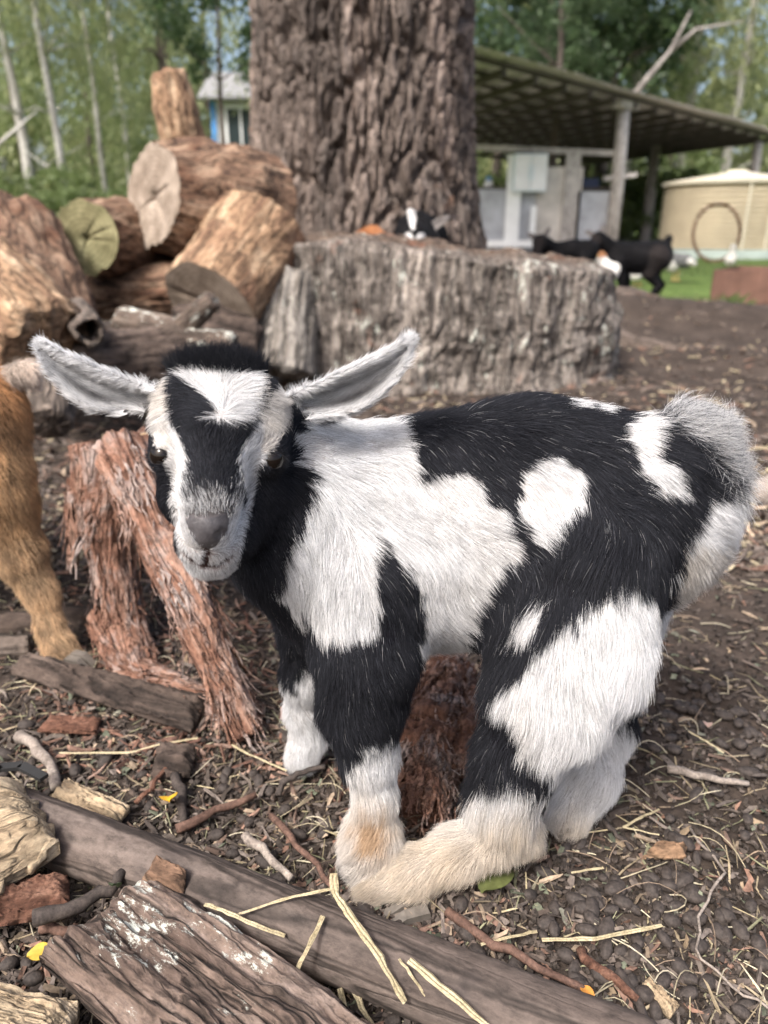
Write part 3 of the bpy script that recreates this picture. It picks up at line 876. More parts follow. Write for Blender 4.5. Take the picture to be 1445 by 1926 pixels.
slab("wood_splinter", [P(1208, 1850, 0.008), P(1222, 1842, 0.01), P(1278, 1890, 0.01), P(1258, 1918, 0.008)], 0.007, M_CREAMWOOD, 62, 0.0012, 40, 20, label="pale broken splinter near the bottom right corner", category="splinter")
wl("branch", (1385, 940, 1.13), (1560, 890, 1.2), 22, 34, M_TWIGGREY, seed=63, amp=0.1, label="pale bleached branch on the soil at the right edge", category="branch")

# ---------------------------------------------------------------- sticks and straw that can be told apart
def stick(name, pts, r, mat, n=7, wob=0.004, seed=0, **tags):
    rng = random.Random(seed)
    P3 = [Vector(atz(x, y, z)) for x, y, z in pts]
    out = []
    for i in range(len(P3) - 1):
        k = max(3, int((P3[i + 1] - P3[i]).length / 0.012))
        for j in range(k):
            q = P3[i].lerp(P3[i + 1], j / k)
            out.append(q + Vector((rng.gauss(0, wob), rng.gauss(0, wob), rng.gauss(0, wob * 0.3))) * 0.3)
    out.append(P3[-1])
    rs = [r * (1.0 - 0.35 * i / len(out)) * rng.uniform(0.88, 1.12) for i in range(len(out))]
    return MB().tube(out, rs, n).build(name, mat, None, True, **tags)

def straw(name, pts, w, mat, seed=0, **tags):
    """flattened, creased stalk"""
    rng = random.Random(seed)
    P3 = [Vector(atz(x, y, z)) for x, y, z in pts]
    c = []
    for i in range(len(P3) - 1):
        for j in range(4):
            c.append(P3[i].lerp(P3[i + 1], j / 4))
    c = [q + Vector((rng.gauss(0, 1), rng.gauss(0, 1), rng.gauss(0, 0.4))) * 0.00025 for q in c]
    c.append(P3[-1])
    v, f = [], []
    for i, q in enumerate(c):
        d = (c[min(i + 1, len(c) - 1)] - c[max(i - 1, 0)]).normalized()
        s = d.cross(Vector((rng.gauss(0, .15), rng.gauss(0, .15), 1))).normalized(); t = s.cross(d)
        ww = w * 0.8 * rng.uniform(0.75, 1.15)
        v += [q - s * ww, q - s * ww * 0.4 + t * ww * 0.45, q + t * ww * 0.15, q + s * ww * 0.5 + t * ww * 0.5, q + s * ww, q - t * ww * 0.3]
    for i in range(len(c) - 1):
        for k in range(6):
            f.append((i * 6 + k, i * 6 + (k + 1) % 6, i * 6 + 6 + (k + 1) % 6, i * 6 + 6 + k))
    f += [tuple(range(5, -1, -1)), tuple((len(c) - 1) * 6 + k for k in range(6))]
    return MB().add(v, f).build(name, mat, None, False, **tags)

Z0 = 0.008
stick("stick", [(62, 1722, 0.03), (150, 1705, 0.03), (205, 1672, 0.03), (232, 1640, 0.03)], 0.0048, M_TWIGDARK, 9, label="curved dark stick with a pale cut end beside the lichen slab", category="stick")
stick("stick", [(70, 1742, 0.016), (140, 1752, 0.018)], 0.0040, M_TWIG, seed=2, label="short smooth reddish stick just under the curved dark one", category="stick")
stick("twig", [(330, 1562, Z0), (400, 1525, Z0), (482, 1494, 0.012)], 0.0038, M_TWIG, seed=3, label="straight red-brown twig pointing from the pole towards the front foot", category="twig")
stick("twig", [(510, 1535, Z0), (560, 1590, 0.014), (625, 1668, 0.03)], 0.0026, M_TWIG, seed=4, label="thin red-brown twig running down to the kid's front foot", category="twig")
stick("twig", [(465, 1568, 0.012), (505, 1610, 0.012), (548, 1652, 0.014)], 0.0036, M_TWIGGREY, seed=5, label="pale grey peeled twig left of the kid's front foot", category="twig")
stick("twig", [(522, 1492, Z0), (540, 1465, 0.014), (570, 1452, 0.016), (612, 1442, 0.018)], 0.0030, M_TWIGDARK, seed=6, label="crooked dark twig beneath the far front hoof", category="twig")
stick("twig", [(330, 1460, Z0), (343, 1500, Z0), (346, 1545, Z0)], 0.0045, M_TWIGDARK, seed=7, label="short dark twig standing next to the yellow leaf", category="twig")
stick("twig", [(840, 1722, 0.012), (930, 1775, 0.012), (1020, 1825, 0.012), (1115, 1872, 0.01)], 0.0032, M_TWIG, seed=8, label="long reddish twig along the lower pole, right of the hind foot", category="twig")
stick("twig", [(1258, 1447, Z0), (1330, 1462, 0.01), (1408, 1474, Z0)], 0.0034, M_TWIGGREY, seed=9, label="straight grey twig on bare soil right of the hind legs", category="twig")
stick("twig", [(1165, 1825, Z0), (1190, 1870, Z0), (1228, 1935, Z0)], 0.0036, M_TWIGDARK, seed=10, label="dark twig near the bottom edge on the right", category="twig")
stick("twig", [(1140, 1545, Z0), (1165, 1575, Z0), (1190, 1600, Z0)], 0.0022, M_TWIGDARK, seed=11, label="small dark twig right of the far hind hoof", category="twig")
stick("twig", [(40, 1385, Z0), (75, 1410, 0.012), (105, 1480, 0.014)], 0.0055, M_TWIGGREY, seed=12, label="stubby grey-brown twig ending at the pole on the left", category="twig")
stick("twig", [(1300, 1560, Z0), (1365, 1640, 0.01), (1330, 1700, 0.012), (1300, 1780, 0.01), (1370, 1850, 0.01), (1450, 1900, 0.01)], 0.0011, M_TWIGGREY, seed=13, label="thin bent tendril on the soil in the lower right", category="twig")
stick("twig", [(1090, 1790, 0.01), (1140, 1830, 0.012), (1200, 1880, 0.01)], 0.0034, M_REDWOOD, seed=14, label="frayed red splinter twig between pole and lower right straw", category="twig")
stick("twig", [(255, 1510, 0.01), (300, 1470, 0.012), (345, 1380, 0.012)], 0.0022, M_REDWOOD, seed=15, label="slim red twig left of the dark bark chip", category="twig")
straw("straw_stalk", [(440, 1722, 0.038), (530, 1692, 0.044), (622, 1672, 0.046)], 0.0014, M_STRAW, 1, label="straw stalk resting on the pole left of the feet", category="straw")
straw("straw_stalk", [(626, 1642, 0.062), (632, 1680, 0.056), (655, 1716, 0.050), (715, 1800, 0.046), (762, 1885, 0.030)], 0.0030, M_STRAW, 2, label="broad bent straw stalk hanging from the toes over the pole", category="straw")
straw("straw_stalk", [(607, 1724, 0.044), (580, 1780, 0.042), (553, 1838, 0.034)], 0.0018, M_STRAW, 3, label="short straw stalk leaning on the pole below the toes", category="straw")
straw("straw_stalk", [(770, 1806, 0.044), (845, 1868, 0.042), (935, 1945, 0.036)], 0.0028, M_STRAW, 4, label="thick pale straw stalk crossing the pole at the bottom edge", category="straw")
straw("straw_stalk", [(752, 1802, 0.043), (778, 1840, 0.038), (800, 1872, 0.030)], 0.0013, M_STRAW, 5, label="small greenish straw next to the thick pale stalk", category="straw")
straw("straw_stalk", [(385, 1700, 0.043), (430, 1716, 0.043), (480, 1740, 0.040), (536, 1760, 0.034)], 0.0018, M_STRAW, 6, label="curled pale straw between lichen slab and pole", category="straw")
straw("straw_stalk", [(112, 1416, 0.012), (240, 1416, 0.016), (300, 1400, 0.018), (372, 1388, 0.014)], 0.0014, M_STRAW, 7, label="thin yellow straw on the litter above the yellow leaf", category="straw")
straw("straw_stalk", [(436, 1402, 0.012), (480, 1424, 0.014), (540, 1450, 0.012)], 0.0013, M_STRAW, 8, label="thin straw in front of the far front hoof", category="straw")
straw("straw_stalk", [(1020, 1768, 0.012), (1120, 1765, 0.014), (1245, 1740, 0.012)], 0.0019, M_STRAW, 9, label="long frayed straw on the soil right of the twig", category="straw")
straw("straw_stalk", [(905, 1776, 0.012), (960, 1762, 0.016), (1010, 1752, 0.012)], 0.0013, M_STRAW, 10, label="straw lying across the long reddish twig", category="straw")
straw("straw_stalk", [(1172, 1556, 0.01), (1205, 1538, 0.012), (1240, 1522, 0.01)], 0.0013, M_STRAW, 11, label="upper arm of the V of straw right of the hind feet", category="straw")
straw("straw_stalk", [(1172, 1556, 0.01), (1240, 1570, 0.01)], 0.0011, M_STRAW, 12, label="lower arm of the V of straw right of the hind feet", category="straw")
straw("straw_stalk", [(1295, 1375, 0.01), (1330, 1395, 0.012), (1362, 1416, 0.01)], 0.0013, M_STRAW, 13, label="green-tinged straw right of the far hock", category="straw")
straw("straw_stalk", [(560, 1870, 0.01), (520, 1880, 0.012), (480, 1885, 0.01)], 0.0015, M_STRAW, 14, label="straw bit at the end of the broad bent stalk", category="straw")
straw("straw_stalk", [(660, 1850, 0.012), (690, 1910, 0.01), (715, 1960, 0.01)], 0.0020, M_STRAW, 15, label="straw at the bottom edge under the bent stalk", category="straw")
straw("straw_stalk", [(640, 1860, 0.014), (655, 1930, 0.012), (660, 1990, 0.01)], 0.0024, M_STRAW, 16, label="leftmost straw standing at the bottom edge by the slab", category="straw")
straw("straw_stalk", [(1312, 744, 0.02), (1345, 758, 0.02), (1372, 768, 0.02)], 0.0050, M_STRAW, 17, label="pale straw on the soil above the kid's tail", category="straw")
straw("straw_stalk", [(1405, 846, 0.02), (1450, 840, 0.02)], 0.0040, M_STRAW, 18, label="pale straw at the right edge above the bleached branch", category="straw")
straw("straw_stalk", [(1075, 1640, 0.012), (1135, 1632, 0.012)], 0.0013, M_STRAW, 19, label="short straw on the soil below the far hind hoof", category="straw")

# leaves lying about
def leaf(name, x, y, z, L, W, yaw, pitch, c, **tags):
    m_ = plain_mat("leaf_" + tags['label'].split()[0], c, 0.5, 0.25, 220)
    v, f = [], []
    n = 9
    for i in range(n):
        t = i / (n - 1); w = W * math.sin(math.pi * min(1, t * 0.93 + 0.04)) ** 0.8
        for j, s in enumerate((-1, -0.5, 0, 0.5, 1)):
            v.append(Vector(((t - 0.5) * L, s * w, 0.22 * W * abs(s) + 0.12 * L * math.sin(3 * t) + 0.05 * W * math.sin(9 * t + s * 4))))
    for i in range(n - 1):
        for j in range(4):
            a = i * 5 + j
            f.append((a, a + 5, a + 6, a + 1))
    R3 = Matrix.Rotation(yaw, 3, 'Z') @ Matrix.Rotation(pitch, 3, 'Y')
    nv = len(v)
    v2 = v + [q - Vector((0, 0, 0.0004)) for q in v]
    f2 = f + [tuple(k + nv for k in q[::-1]) for q in f]
    o = MB().add([R3 @ q for q in v2], f2).build(name, m_, None, True, **tags)
    o.location = atz(x, y, z)
    return o
leaf("fallen_leaf", 318, 1505, 0.016, 0.022, 0.0068, 1.9, 0.6, (0.62, 0.36, 0.03), label="yellow leaf standing on the litter left of the kid's feet", category="leaf")
leaf("fallen_leaf", 78, 1796, 0.014, 0.016, 0.006, 0.3, 0.2, (0.42, 0.29, 0.05), label="curled yellow leaf at the tip of the lichen slab", category="leaf")
leaf("fallen_leaf", 930, 1655, 0.012, 0.035, 0.012, 0.9, 0.2, (0.075, 0.085, 0.03), label="dull green leaf beneath the near hind foot", category="leaf")
leaf("fallen_leaf", 1330, 1365, 0.014, 0.022, 0.004, 1.2, 0.5, (0.45, 0.30, 0.24), label="pinkish curled leaf standing on soil at the right", category="leaf")
leaf("fallen_leaf", 1105, 1868, 0.012, 0.012, 0.003, 2.0, 0.3, (0.5, 0.22, 0.05), label="small orange leaf at the tip of the long reddish twig", category="leaf")
leaf("fallen_leaf", 216, 1668, 0.035, 0.014, 0.004, 1.6, 0.9, (0.10, 0.14, 0.07), label="grey-green leaf sitting on the curved dark stick", category="leaf")
leaf("fallen_leaf", 1160, 1228, 0.010, 0.024, 0.008, 0.4, 0.1, (0.30, 0.20, 0.13), label="brown dry leaf right of the near thigh on soil", category="leaf")
def strap():
    pts = [(-60, 1478), (0, 1444), (40, 1440), (82, 1462)]
    P3 = [Vector(atz(x, y, 0.043)) for x, y in pts]
    mb = MB()
    for i in range(len(P3) - 1):
        mb.beam(P3[i], P3[i + 1] + (P3[i + 1] - P3[i]) * 0.04, 0.007, 0.003)
    mb.build("rubber_strap", plain_mat("black_rubber", (0.02, 0.02, 0.02), 0.6, 0.2), None, label="black rubber strap across the pole at the left edge", category="strap")
strap()

# ---------------------------------------------------------------- foliage
def leaf_cloud(n, cen, r, size, rng, droop=0.0, clumps=60, aspect=2.6, csize=0.28, hollow=0.35):
    """leaf-sized quads gathered in clumps through an ellipsoid crown"""
    c = rng.normal(size=(clumps, 3)); c /= np.linalg.norm(c, axis=1, keepdims=True)
    c *= (hollow + (1 - hollow) * rng.random(clumps) ** 0.5)[:, None]
    k = rng.integers(clumps, size=n)
    cs = csize * rng.uniform(0.5, 1.3, clumps)
    off = rng.normal(size=(n, 3)) * cs[k][:, None] * np.array([0.55, 0.55, 0.4])
    p = (c[k] + off) * np.array(r) + np.array(cen)
    d = off + rng.normal(size=(n, 3)) * 0.35; d[:, 2] -= droop
    d /= np.linalg.norm(d, axis=1, keepdims=True)
    s = np.cross(d, rng.normal(size=(n, 3))); s /= np.linalg.norm(s, axis=1, keepdims=True)
    L = size * rng.uniform(0.6, 1.4, n)[:, None]; W = L / aspect
    nrm = np.cross(d, s)
    v = np.stack([p - d * L / 2, p + s * W / 2 + nrm * W * 0.15, p + d * L / 2, p - s * W / 2 + nrm * W * 0.15], 1).reshape(-1, 3)
    f = np.arange(4 * n).reshape(-1, 4)
    return v, f, k

def foliage_mat(name, lo, hi, rough=0.5):
    m, nt, b = new_mat(name)
    n = noise(nt, coords(nt), 1.7, 4, 0.7)
    n2 = noise(nt, coords(nt), 23, 2, 0.6)
    c = ramp(nt, n, [(0.3, lo), (0.7, hi)])
    c = mix(nt, 0.7, c, ramp(nt, n2, [(0.25, (0.55,) * 3), (0.75, (1.35,) * 3)]), 'MULTIPLY')
    nt.links.new(c, b.inputs['Base Color'])
    b.inputs['Roughness'].default_value = rough
    tr = nt.nodes.new('ShaderNodeBsdfTranslucent'); nt.links.new(c, tr.inputs['Color'])
    ms = nt.nodes.new('ShaderNodeMixShader'); ms.inputs[0].default_value = 0.5
    out = [q for q in nt.nodes if q.type == 'OUTPUT_MATERIAL'][0]
    nt.links.new(b.outputs[0], ms.inputs[1]); nt.links.new(tr.outputs[0], ms.inputs[2]); nt.links.new(ms.outputs[0], out.inputs['Surface'])
    return m
M_PALELEAF = foliage_mat("pale_needles", (0.19, 0.22, 0.10), (0.37, 0.40, 0.20))
M_MIDLEAF = foliage_mat("mid_needles", (0.13, 0.165, 0.065), (0.27, 0.32, 0.135))
M_DARKLEAF = foliage_mat("dark_leaves", (0.03, 0.06, 0.025), (0.09, 0.14, 0.055))
M_BUSHLEAF = foliage_mat("bush_leaves", (0.085, 0.125, 0.04), (0.19, 0.24, 0.09))
M_PALETRUNK = wood_mat("pale_trunk", [(0.3, (0.26, 0.24, 0.22)), (0.7, (0.62, 0.60, 0.57))], 5, (1, 1, 0.25), 0.9, 0.4, 0.01)
M_DARKTRUNK = wood_mat("dark_trunk", [(0.3, (0.05, 0.04, 0.034)), (0.7, (0.16, 0.135, 0.115))], 5, (1, 1, 0.25), 0.9, 0.4, 0.01)

def crown_mesh(kind, seed):
    rng = np.random.default_rng(seed)
    if kind == 'pale':       # tall wispy she-oak crown reaching low
        v, f, k = leaf_cloud(4200, (0, 0, 4.6), (1.9, 1.9, 3.6), 0.20, rng, 0.7, 70, 5.0, 0.20)
    elif kind == 'mid':
        v, f, k = leaf_cloud(4200, (0, 0, 4.4), (2.1, 2.1, 3.8), 0.17, rng, 0.4, 80, 3.5, 0.20)
    elif kind == 'dark':
        v, f, k = leaf_cloud(5500, (0, 0, 4.4), (2.3, 2.3, 2.3), 0.17, rng, 0.1, 75, 1.7, 0.20)
    else:
        v, f, k = leaf_cloud(2600, (0, 0, 0.75), (1.1, 1.1, 0.75), 0.12, rng, 0.0, 36, 2.2, 0.26, 0.1)
    return mesh_np("crown", v, f, False)

CROWN = {(k, i): crown_mesh(k, 100 * i + j) for j, k in enumerate(('pale', 'mid', 'dark', 'bush')) for i in range(3)}

def trunk_mb(h, r, rng, branches=6, z0=1.2, blen=1.0, lean=0.03):
    mb = MB()
    a = rng.uniform(0, 6.28)
    pts = [Vector((math.cos(a) * lean * z + 0.03 * math.sin(z * 1.7 + a), math.sin(a) * lean * z, z)) for z in np.linspace(-0.1, h, 9)]
    mb.tube(pts, [r * (1.15 - 0.95 * i / 8) for i in range(9)], 9)
    for b in range(branches):
        z = rng.uniform(z0, h * 0.85); t = rng.uniform(0, 6.28); L = blen * rng.uniform(0.5, 1.3)
        k = int(z / h * 8); o = pts[min(k, 7)].lerp(pts[min(k + 1, 8)], 0.5)
        d = Vector((math.cos(t), math.sin(t), rng.uniform(0.1, 0.6)))
        mb.tube([o, o + d * L * 0.5 + Vector((0, 0, 0.05)), o + d * L + Vector((0, 0, rng.uniform(-0.2, 0.2)))], [r * 0.28, r * 0.18, r * 0.05], 6)
    return mb

trng = np.random.default_rng(9)
def tree(x, Y, kind, scale, label, pale=True, r=0.11, branches=6, name="tree", group="trees at the edge of the yard", zc=1.0, lift=0.0):
    X0 = (x - 722.5) / FPX * (Y / 1.08)
    t = empty(name, (X0, Y, 0), label=label, category="tree", group=group)
    mb = trunk_mb(8.0 * scale, r, trng, branches)
    mb.build("trunk", M_PALETRUNK if pale else M_DARKTRUNK, t, True)
    me = CROWN[(kind, int(trng.integers(3)))]
    mat = {'pale': M_PALELEAF, 'mid': M_MIDLEAF, 'dark': M_DARKLEAF}[kind]
    c = link("crown", me, None, t)
    if not me.materials:
        me.materials.append(mat)
    c.scale = (scale, scale, scale * zc); c.rotation_euler = (0, 0, trng.uniform(0, 6.28)); c.location = (0, 0, lift)
    return t

TREES = [
    (-40, 13, 'pale', 0.95, True, 0.16, 12, "pale-trunked tree with bare twigs cut by the left edge"),
    (70, 16, 'mid', 1.0, True, 0.10, 10, "second pale trunk from the left, with dead side branches"),
    (128, 15, 'pale', 0.95, True, 0.075, 8, "slim white trunk above the green sawn log end"),
    (205, 18, 'pale', 1.05, True, 0.06, 6, "thin grey trunk left of the upright log"),
    (255, 21, 'mid', 1.2, True, 0.07, 6, "thin dark-crowned tree directly left of the upright log"),
    (335, 17, 'pale', 1.0, False, 0.16, 6, "broad grey trunk rising behind the upright log"),
    (405, 31, 'mid', 1.5, False, 0.12, 6, "tall green tree between the upright log and the old tree"),
    (-200, 17, 'mid', 1.1, True, 0.12, 6, "green tree just beyond the left edge"),
    (930, 24, 'mid', 1.3, False, 0.14, 4, "tree behind the high corner of the shed roof"),
    (1010, 21, 'dark', 1.05, False, 0.15, 5, "dark leafy tree above the left part of the shed roof"),
    (1120, 22, 'dark', 1.2, False, 0.2, 6, "dark leafy tree above the middle of the shed roof"),
    (1060, 23, 'dark', 1.3, False, 0.14, 5, "dark tree with two thin stems over the shed roof"),
    (1180, 24, 'mid', 1.3, True, 0.26, 8, "thick pale trunk standing right behind the tall shed post"),
    (1265, 25, 'pale', 1.4, True, 0.18, 10, "pale straggly tree left of the water tank"),
    (1350, 24, 'pale', 1.3, True, 0.16, 12, "pale green tree with bare branches above the water tank"),
    (1440, 26, 'pale', 1.4, True, 0.16, 12, "pale tree above the tank at the right edge"),
    (1560, 22, 'mid', 1.2, True, 0.16, 8, "green tree beyond the right edge"),
    (1250, 32, 'mid', 1.5, False, 0.14, 4, "far green tree seen under the right part of the shed roof"),
    (60, 25, 'mid', 1.4, False, 0.10, 4, "far dark-stemmed tree between the two leftmost pale trunks"),
    (180, 27, 'mid', 1.5, False, 0.10, 4, "far tree left of the upright log, in the gap of the stems"),
]
for x, Y, kind, sc, pale, r, nb, lab in TREES:
    tree(x, Y, kind, sc, lab, pale, r, nb, lift=(1.9 if x < 260 and Y < 17 else 0.5 if x < 420 else 0.9))
tree(432, 11.5, 'dark', 0.52, "small dark-leaved tree touching the left side of the old tree", False, 0.05, 4, lift=1.15)
tree(1040, 13.2, 'dark', 0.62, "dark spreading tree whose leaves hang over the shed roof", False, 0.08, 6, lift=1.55)
# pale dead limb crossing above the roof
X0 = (1160 - 722.5) / FPX * 21
o = MB().tube([at(1165, 215, 20), at(1215, 150, 19.6), at(1262, 95, 19.4), at(1300, 20, 19)], [0.08, 0.065, 0.045, 0.02], 8)
o.tube([at(1262, 95, 19.4), at(1310, 55, 19.3), at(1400, 40, 19)], [0.05, 0.035, 0.015], 6)
o.tube([at(1165, 215, 20), at(1163, 330, 20), at(1160, 462, 20)], [0.15, 0.18, 0.2], 8)
o.build("dead_tree", M_GREYWOOD, None, True, label="bare dead tree with a slanting pale limb above the shed roof", category="tree")

BUSHES = [(95, 11, 0.55, "bright bush above the mossy sawn end"), (180, 12, 0.7, "bright green bush left of the grey sawn face"), (232, 9.5, 0.38, "low pale bush behind the top log"), (30, 13, 0.6, "bush at the left edge behind the brown log"), (-80, 12, 0.7, "bush just past the left edge"), (300, 14, 0.7, "bush behind the upright log"), (1235, 18, 0.9, "leafy bush between the shed post and the tank"), (1190, 19, 0.9, "bush seen right of the tall shed post"), (1260, 20, 1.2, "tall bush touching the left side of the tank"), (930, 19, 0.9, "bush seen through the gap above the shed's left panel"), (1115, 19, 0.9, "bush seen through the gap above the shed's right panel")]
for x, Y, s, lab in BUSHES:
    X0 = (x - 722.5) / FPX * (Y / 1.06)
    t = empty("bush", (X0, Y, 0), label=lab, category="bush", group="bushes round the yard")
    me = CROWN[('bush', int(trng.integers(3)))]
    if not me.materials:
        me.materials.append(M_BUSHLEAF)
    c = link("leaves", me, None, t); c.scale = (s * 1.1, s * 1.1, s * 1.3); c.rotation_euler = (0, 0, trng.uniform(0, 6.28))
    st = MB()
    for k in range(5):
        a = trng.uniform(0, 6.28)
        st.tube([(0.05 * math.cos(a), 0.05 * math.sin(a), -0.02), (0.35 * s * math.cos(a), 0.35 * s * math.sin(a), 0.9 * s)], [0.02 * s, 0.008 * s], 5)
    st.build("stem", M_DARKTRUNK, t)

# the closed wood behind: one mass
def far_wood():
    rng = np.random.default_rng(44)
    V, F, b = [], [], 0
    for k in range(46):
        x = -30 + 60 * (k + rng.random()) / 46; y = rng.uniform(33, 40); h = rng.uniform(6.0, 9.8)
        if 2.2 < x < 6.5:
            h *= 0.72
        v, f, _ = leaf_cloud(1700, (x, y, h * 0.47), (1.7, 1.5, h * 0.5), 0.42, rng, 0.4, 50, 2.4, 0.22)
        V.append(v); F.append(f + b); b += len(v)
    link("far_wood", mesh_np("far_wood", np.concatenate(V), np.concatenate(F), False), M_PALELEAF, None, kind="stuff")
far_wood()

def grass():
    rng = np.random.default_rng(3)
    n = 26000
    y = 4.6 + 14 * rng.random(n) ** 1.8
    x = rng.uniform(-0.9, 0.75, n) * y
    keep = vnoise(np.stack([x * 0.9, y * 0.9, x * 0], -1), 6) + 0.9 * smooth(4.6, 6.5, y) > 0.45
    x, y = x[keep], y[keep]; n = len(x)
    z = ground_h(x, y); h = rng.uniform(0.02, 0.06, n); a = rng.uniform(0, 6.28, n); w = 0.0025 + 0.0004 * y
    d = np.stack([np.cos(a), np.sin(a)], -1)
    p = np.stack([x, y, z], -1)
    s = np.stack([-d[:, 1] * w, d[:, 0] * w, 0 * w], -1)
    tip = p + np.stack([d[:, 0] * h * 0.5, d[:, 1] * h * 0.5, h], -1)
    v = np.stack([p - s, p + s, tip], 1).reshape(-1, 3)
    link("grass", mesh_np("grass", v, np.arange(3 * n).reshape(-1, 3), False), M_BUSHLEAF, None, kind="stuff")
grass()
def tuft(px_, py_, n, h, lab):
    rng = np.random.default_rng(n)
    mb = MB(); c = Vector(atz(px_, py_))
    for k in range(n):
        a = rng.uniform(0, 6.28); r = rng.random() * 0.10; o = c + Vector((math.cos(a) * r * 1.6, math.sin(a) * r, -0.005)); hh = h * rng.uniform(0.5, 1.2); l = rng.uniform(0.2, 0.9)
        w = Vector((-math.sin(a), math.cos(a), 0)) * 0.004
        mb.add([o - w, o + w, o + Vector((math.cos(a) * hh * l * .4, math.sin(a) * hh * l * .4, hh * .7)), o + Vector((math.cos(a) * hh * l, math.sin(a) * hh * l, hh))], [(0, 1, 2), (2, 1, 3)])
    mb.build("grass_tuft", M_BUSHLEAF, None, label=lab, category="grass tuft")
tuft(1250, 585, 70, 0.09, "grass tuft on the soil left of the rusty box")
tuft(1345, 588, 90, 0.10, "grass tuft at the near corner of the rusty box")

# ---------------------------------------------------------------- shed
M_SHEET = plain_mat("zinc_sheet", (0.43, 0.395, 0.375), 0.6, 0.2, 3, 0.4, 0.0)
M_PURLIN = plain_mat("old_purlin", (0.075, 0.063, 0.056), 0.9, 0.3, 8)
M_POST = wood_mat("post_timber", [(0.3, (0.30, 0.27, 0.25)), (0.7, (0.58, 0.54, 0.51))], 5, (1, 1, 0.2), 0.9, 0.3, 0.004)
M_WHITE = plain_mat("white_paint", (0.78, 0.78, 0.78), 0.5, 0.08, 5)
M_FIBRO = plain_mat("fibre_board", (0.50, 0.46, 0.42), 0.9, 0.28, 4)
M_GREYPAN = plain_mat("grey_panel", (0.36, 0.37, 0.40), 0.8, 0.25, 5)
M_BLUE = plain_mat("blue_paint", (0.08, 0.25, 0.55), 0.5, 0.15, 5)
M_PALEBLUE = plain_mat("pale_blue_paint", (0.60, 0.72, 0.78), 0.5, 0.10, 5)
def shed():
    P0 = Vector(at(868, 105, 9.0)); zr = P0.z
    # right end of the front edge: same height on the sight line of (1450, 258)
    P1 = Vector(atz(1450, 258, zr))
    D = (P1 - P0); L = D.length; D.normalize()
    Bk = Vector((-0.35, 0.937, 0)); depth = 6.2
    s = empty("shed", (P0.x, P0.y, 0), label="open timber shed with a low sheet-metal roof on posts", category="shed")
    inv = Matrix.Translation((-P0.x, -P0.y, 0))
    def put(mb, name, mat, par=None, **k):
        o = mb.build(name, mat, s, **k); o.matrix_parent_inverse = inv
        return o
    fl = MB().box((0, 0, 0), (L * 1.0, depth * 1.15, 0.06), Matrix.Rotation(math.atan2(D.y, D.x), 3, 'Z'))
    fo = fl.build('floor_slab', plain_mat('shed_concrete', (0.44, 0.41, 0.37), 0.95, 0.25, 2), s)  # pale floor, added and widened to bounce light up under the roof
    fo.location = (P0 + D * L / 2 + Bk * depth * 0.5) - Vector((P0.x, P0.y, zr))
    # corrugated sheets, each its own piece
    nsh = 13
    for k in range(nsh):
        a0, a1 = k / nsh * L, (k + 1) / nsh * L + 0.04
        m_ = 20; v, f = [], []
        over = 0.12 * trng.random()
        for lay in (0, 1):
            for i in range(m_ + 1):
                t = a0 + (a1 - a0) * i / m_
                z = zr + 0.06 + 0.012 * math.sin(i / m_ * 2 * math.pi * 6) + 0.004 * (k % 2) + lay * 0.006
                for q in (-0.15 - over, depth + 0.1):
                    v.append(P0 + D * t + Bk * q + Vector((0, 0, z - zr)))
        n2 = (m_ + 1) * 2
        for i in range(m_):
            b = i * 2
            f.append((b, b + 1, b + 3, b + 2)); f.append((n2 + b, n2 + b + 2, n2 + b + 3, n2 + b + 1))
        put(MB().add(v, f), "roof_sheet", M_SHEET)
    for k in range(13):
        q = depth * k / 12
        put(MB().beam(P0 + Bk * q + Vector((0, 0, 0.015)), P1 + Bk * q + Vector((0, 0, 0.015)), 0.05, 0.045), "purlin", M_PURLIN)
    for k in range(16):
        t = L * (k + 0.15) / 15.3
        put(MB().beam(P0 + D * t + Bk * (-0.05) + Vector((0, 0, -0.06)), P0 + D * t + Bk * depth + Vector((0, 0, -0.06)), 0.05, 0.08), "rafter", M_PURLIN)
    for q in (depth - 0.15,):
        put(MB().beam(P0 + Bk * q + Vector((0, 0, -0.16)), P1 + Bk * q + Vector((0, 0, -0.16)), 0.07, 0.07), "beam", M_GREYWOOD if q < 1 else M_PURLIN)
    # posts along the open front and at the back
    def along(px_):
        """parameter on the front edge seen at picture column px_"""
        best = min(range(401), key=lambda i: abs(project(np.array(P0 + D * L * i / 400))[0] - px_))
        return L * best / 400
    for px_, r in ((1186, 0.105), (1438, 0.10)):
        b = P0 + D * along(px_) + Bk * 0.12
        mb = MB().tube([(b.x, b.y, -0.02), (b.x + 0.02, b.y, 0.9), (b.x, b.y, zr - 0.11)], [r, r * 0.93, r * 0.85], 10)
        put(mb, "post", M_POST, smooth_shade=True)
        if r > 0.1:
            put(MB().box((b.x, b.y - 0.02, zr - 0.05), (0.52, 0.2, 0.10), Matrix.Rotation(math.atan2(D.y, D.x), 3, 'Z')), "post_cap", M_POST)
            put(MB().beam((b.x - 0.2, b.y - 0.02, 1.10), (b.x + 0.28, b.y - 0.02, 1.16), 0.07, 0.06), "bracket", M_POST)
    for t in (0.2, 0.45, 0.7, 0.97):
        b = P0 + D * L * t + Bk * (depth - 0.15)
        put(MB().tube([(b.x, b.y, -0.02), (b.x, b.y, zr - 0.2)], 0.075, 8), "post", M_PURLIN, smooth_shade=True)
    b = Vector(at(1222, 380, 17.5)); put(MB().tube([(b.x, b.y, -0.02), (b.x, b.y, zr - 0.05)], 0.11, 8), "post", M_GREYWOOD, smooth_shade=True)
    # partition running left from the tall post
    pp = P0 + D * along(1186) + Bk * 0.12
    Yp = pp.y
    def W(x, y):
        return Vector(at(x, y, Yp + 0.05))
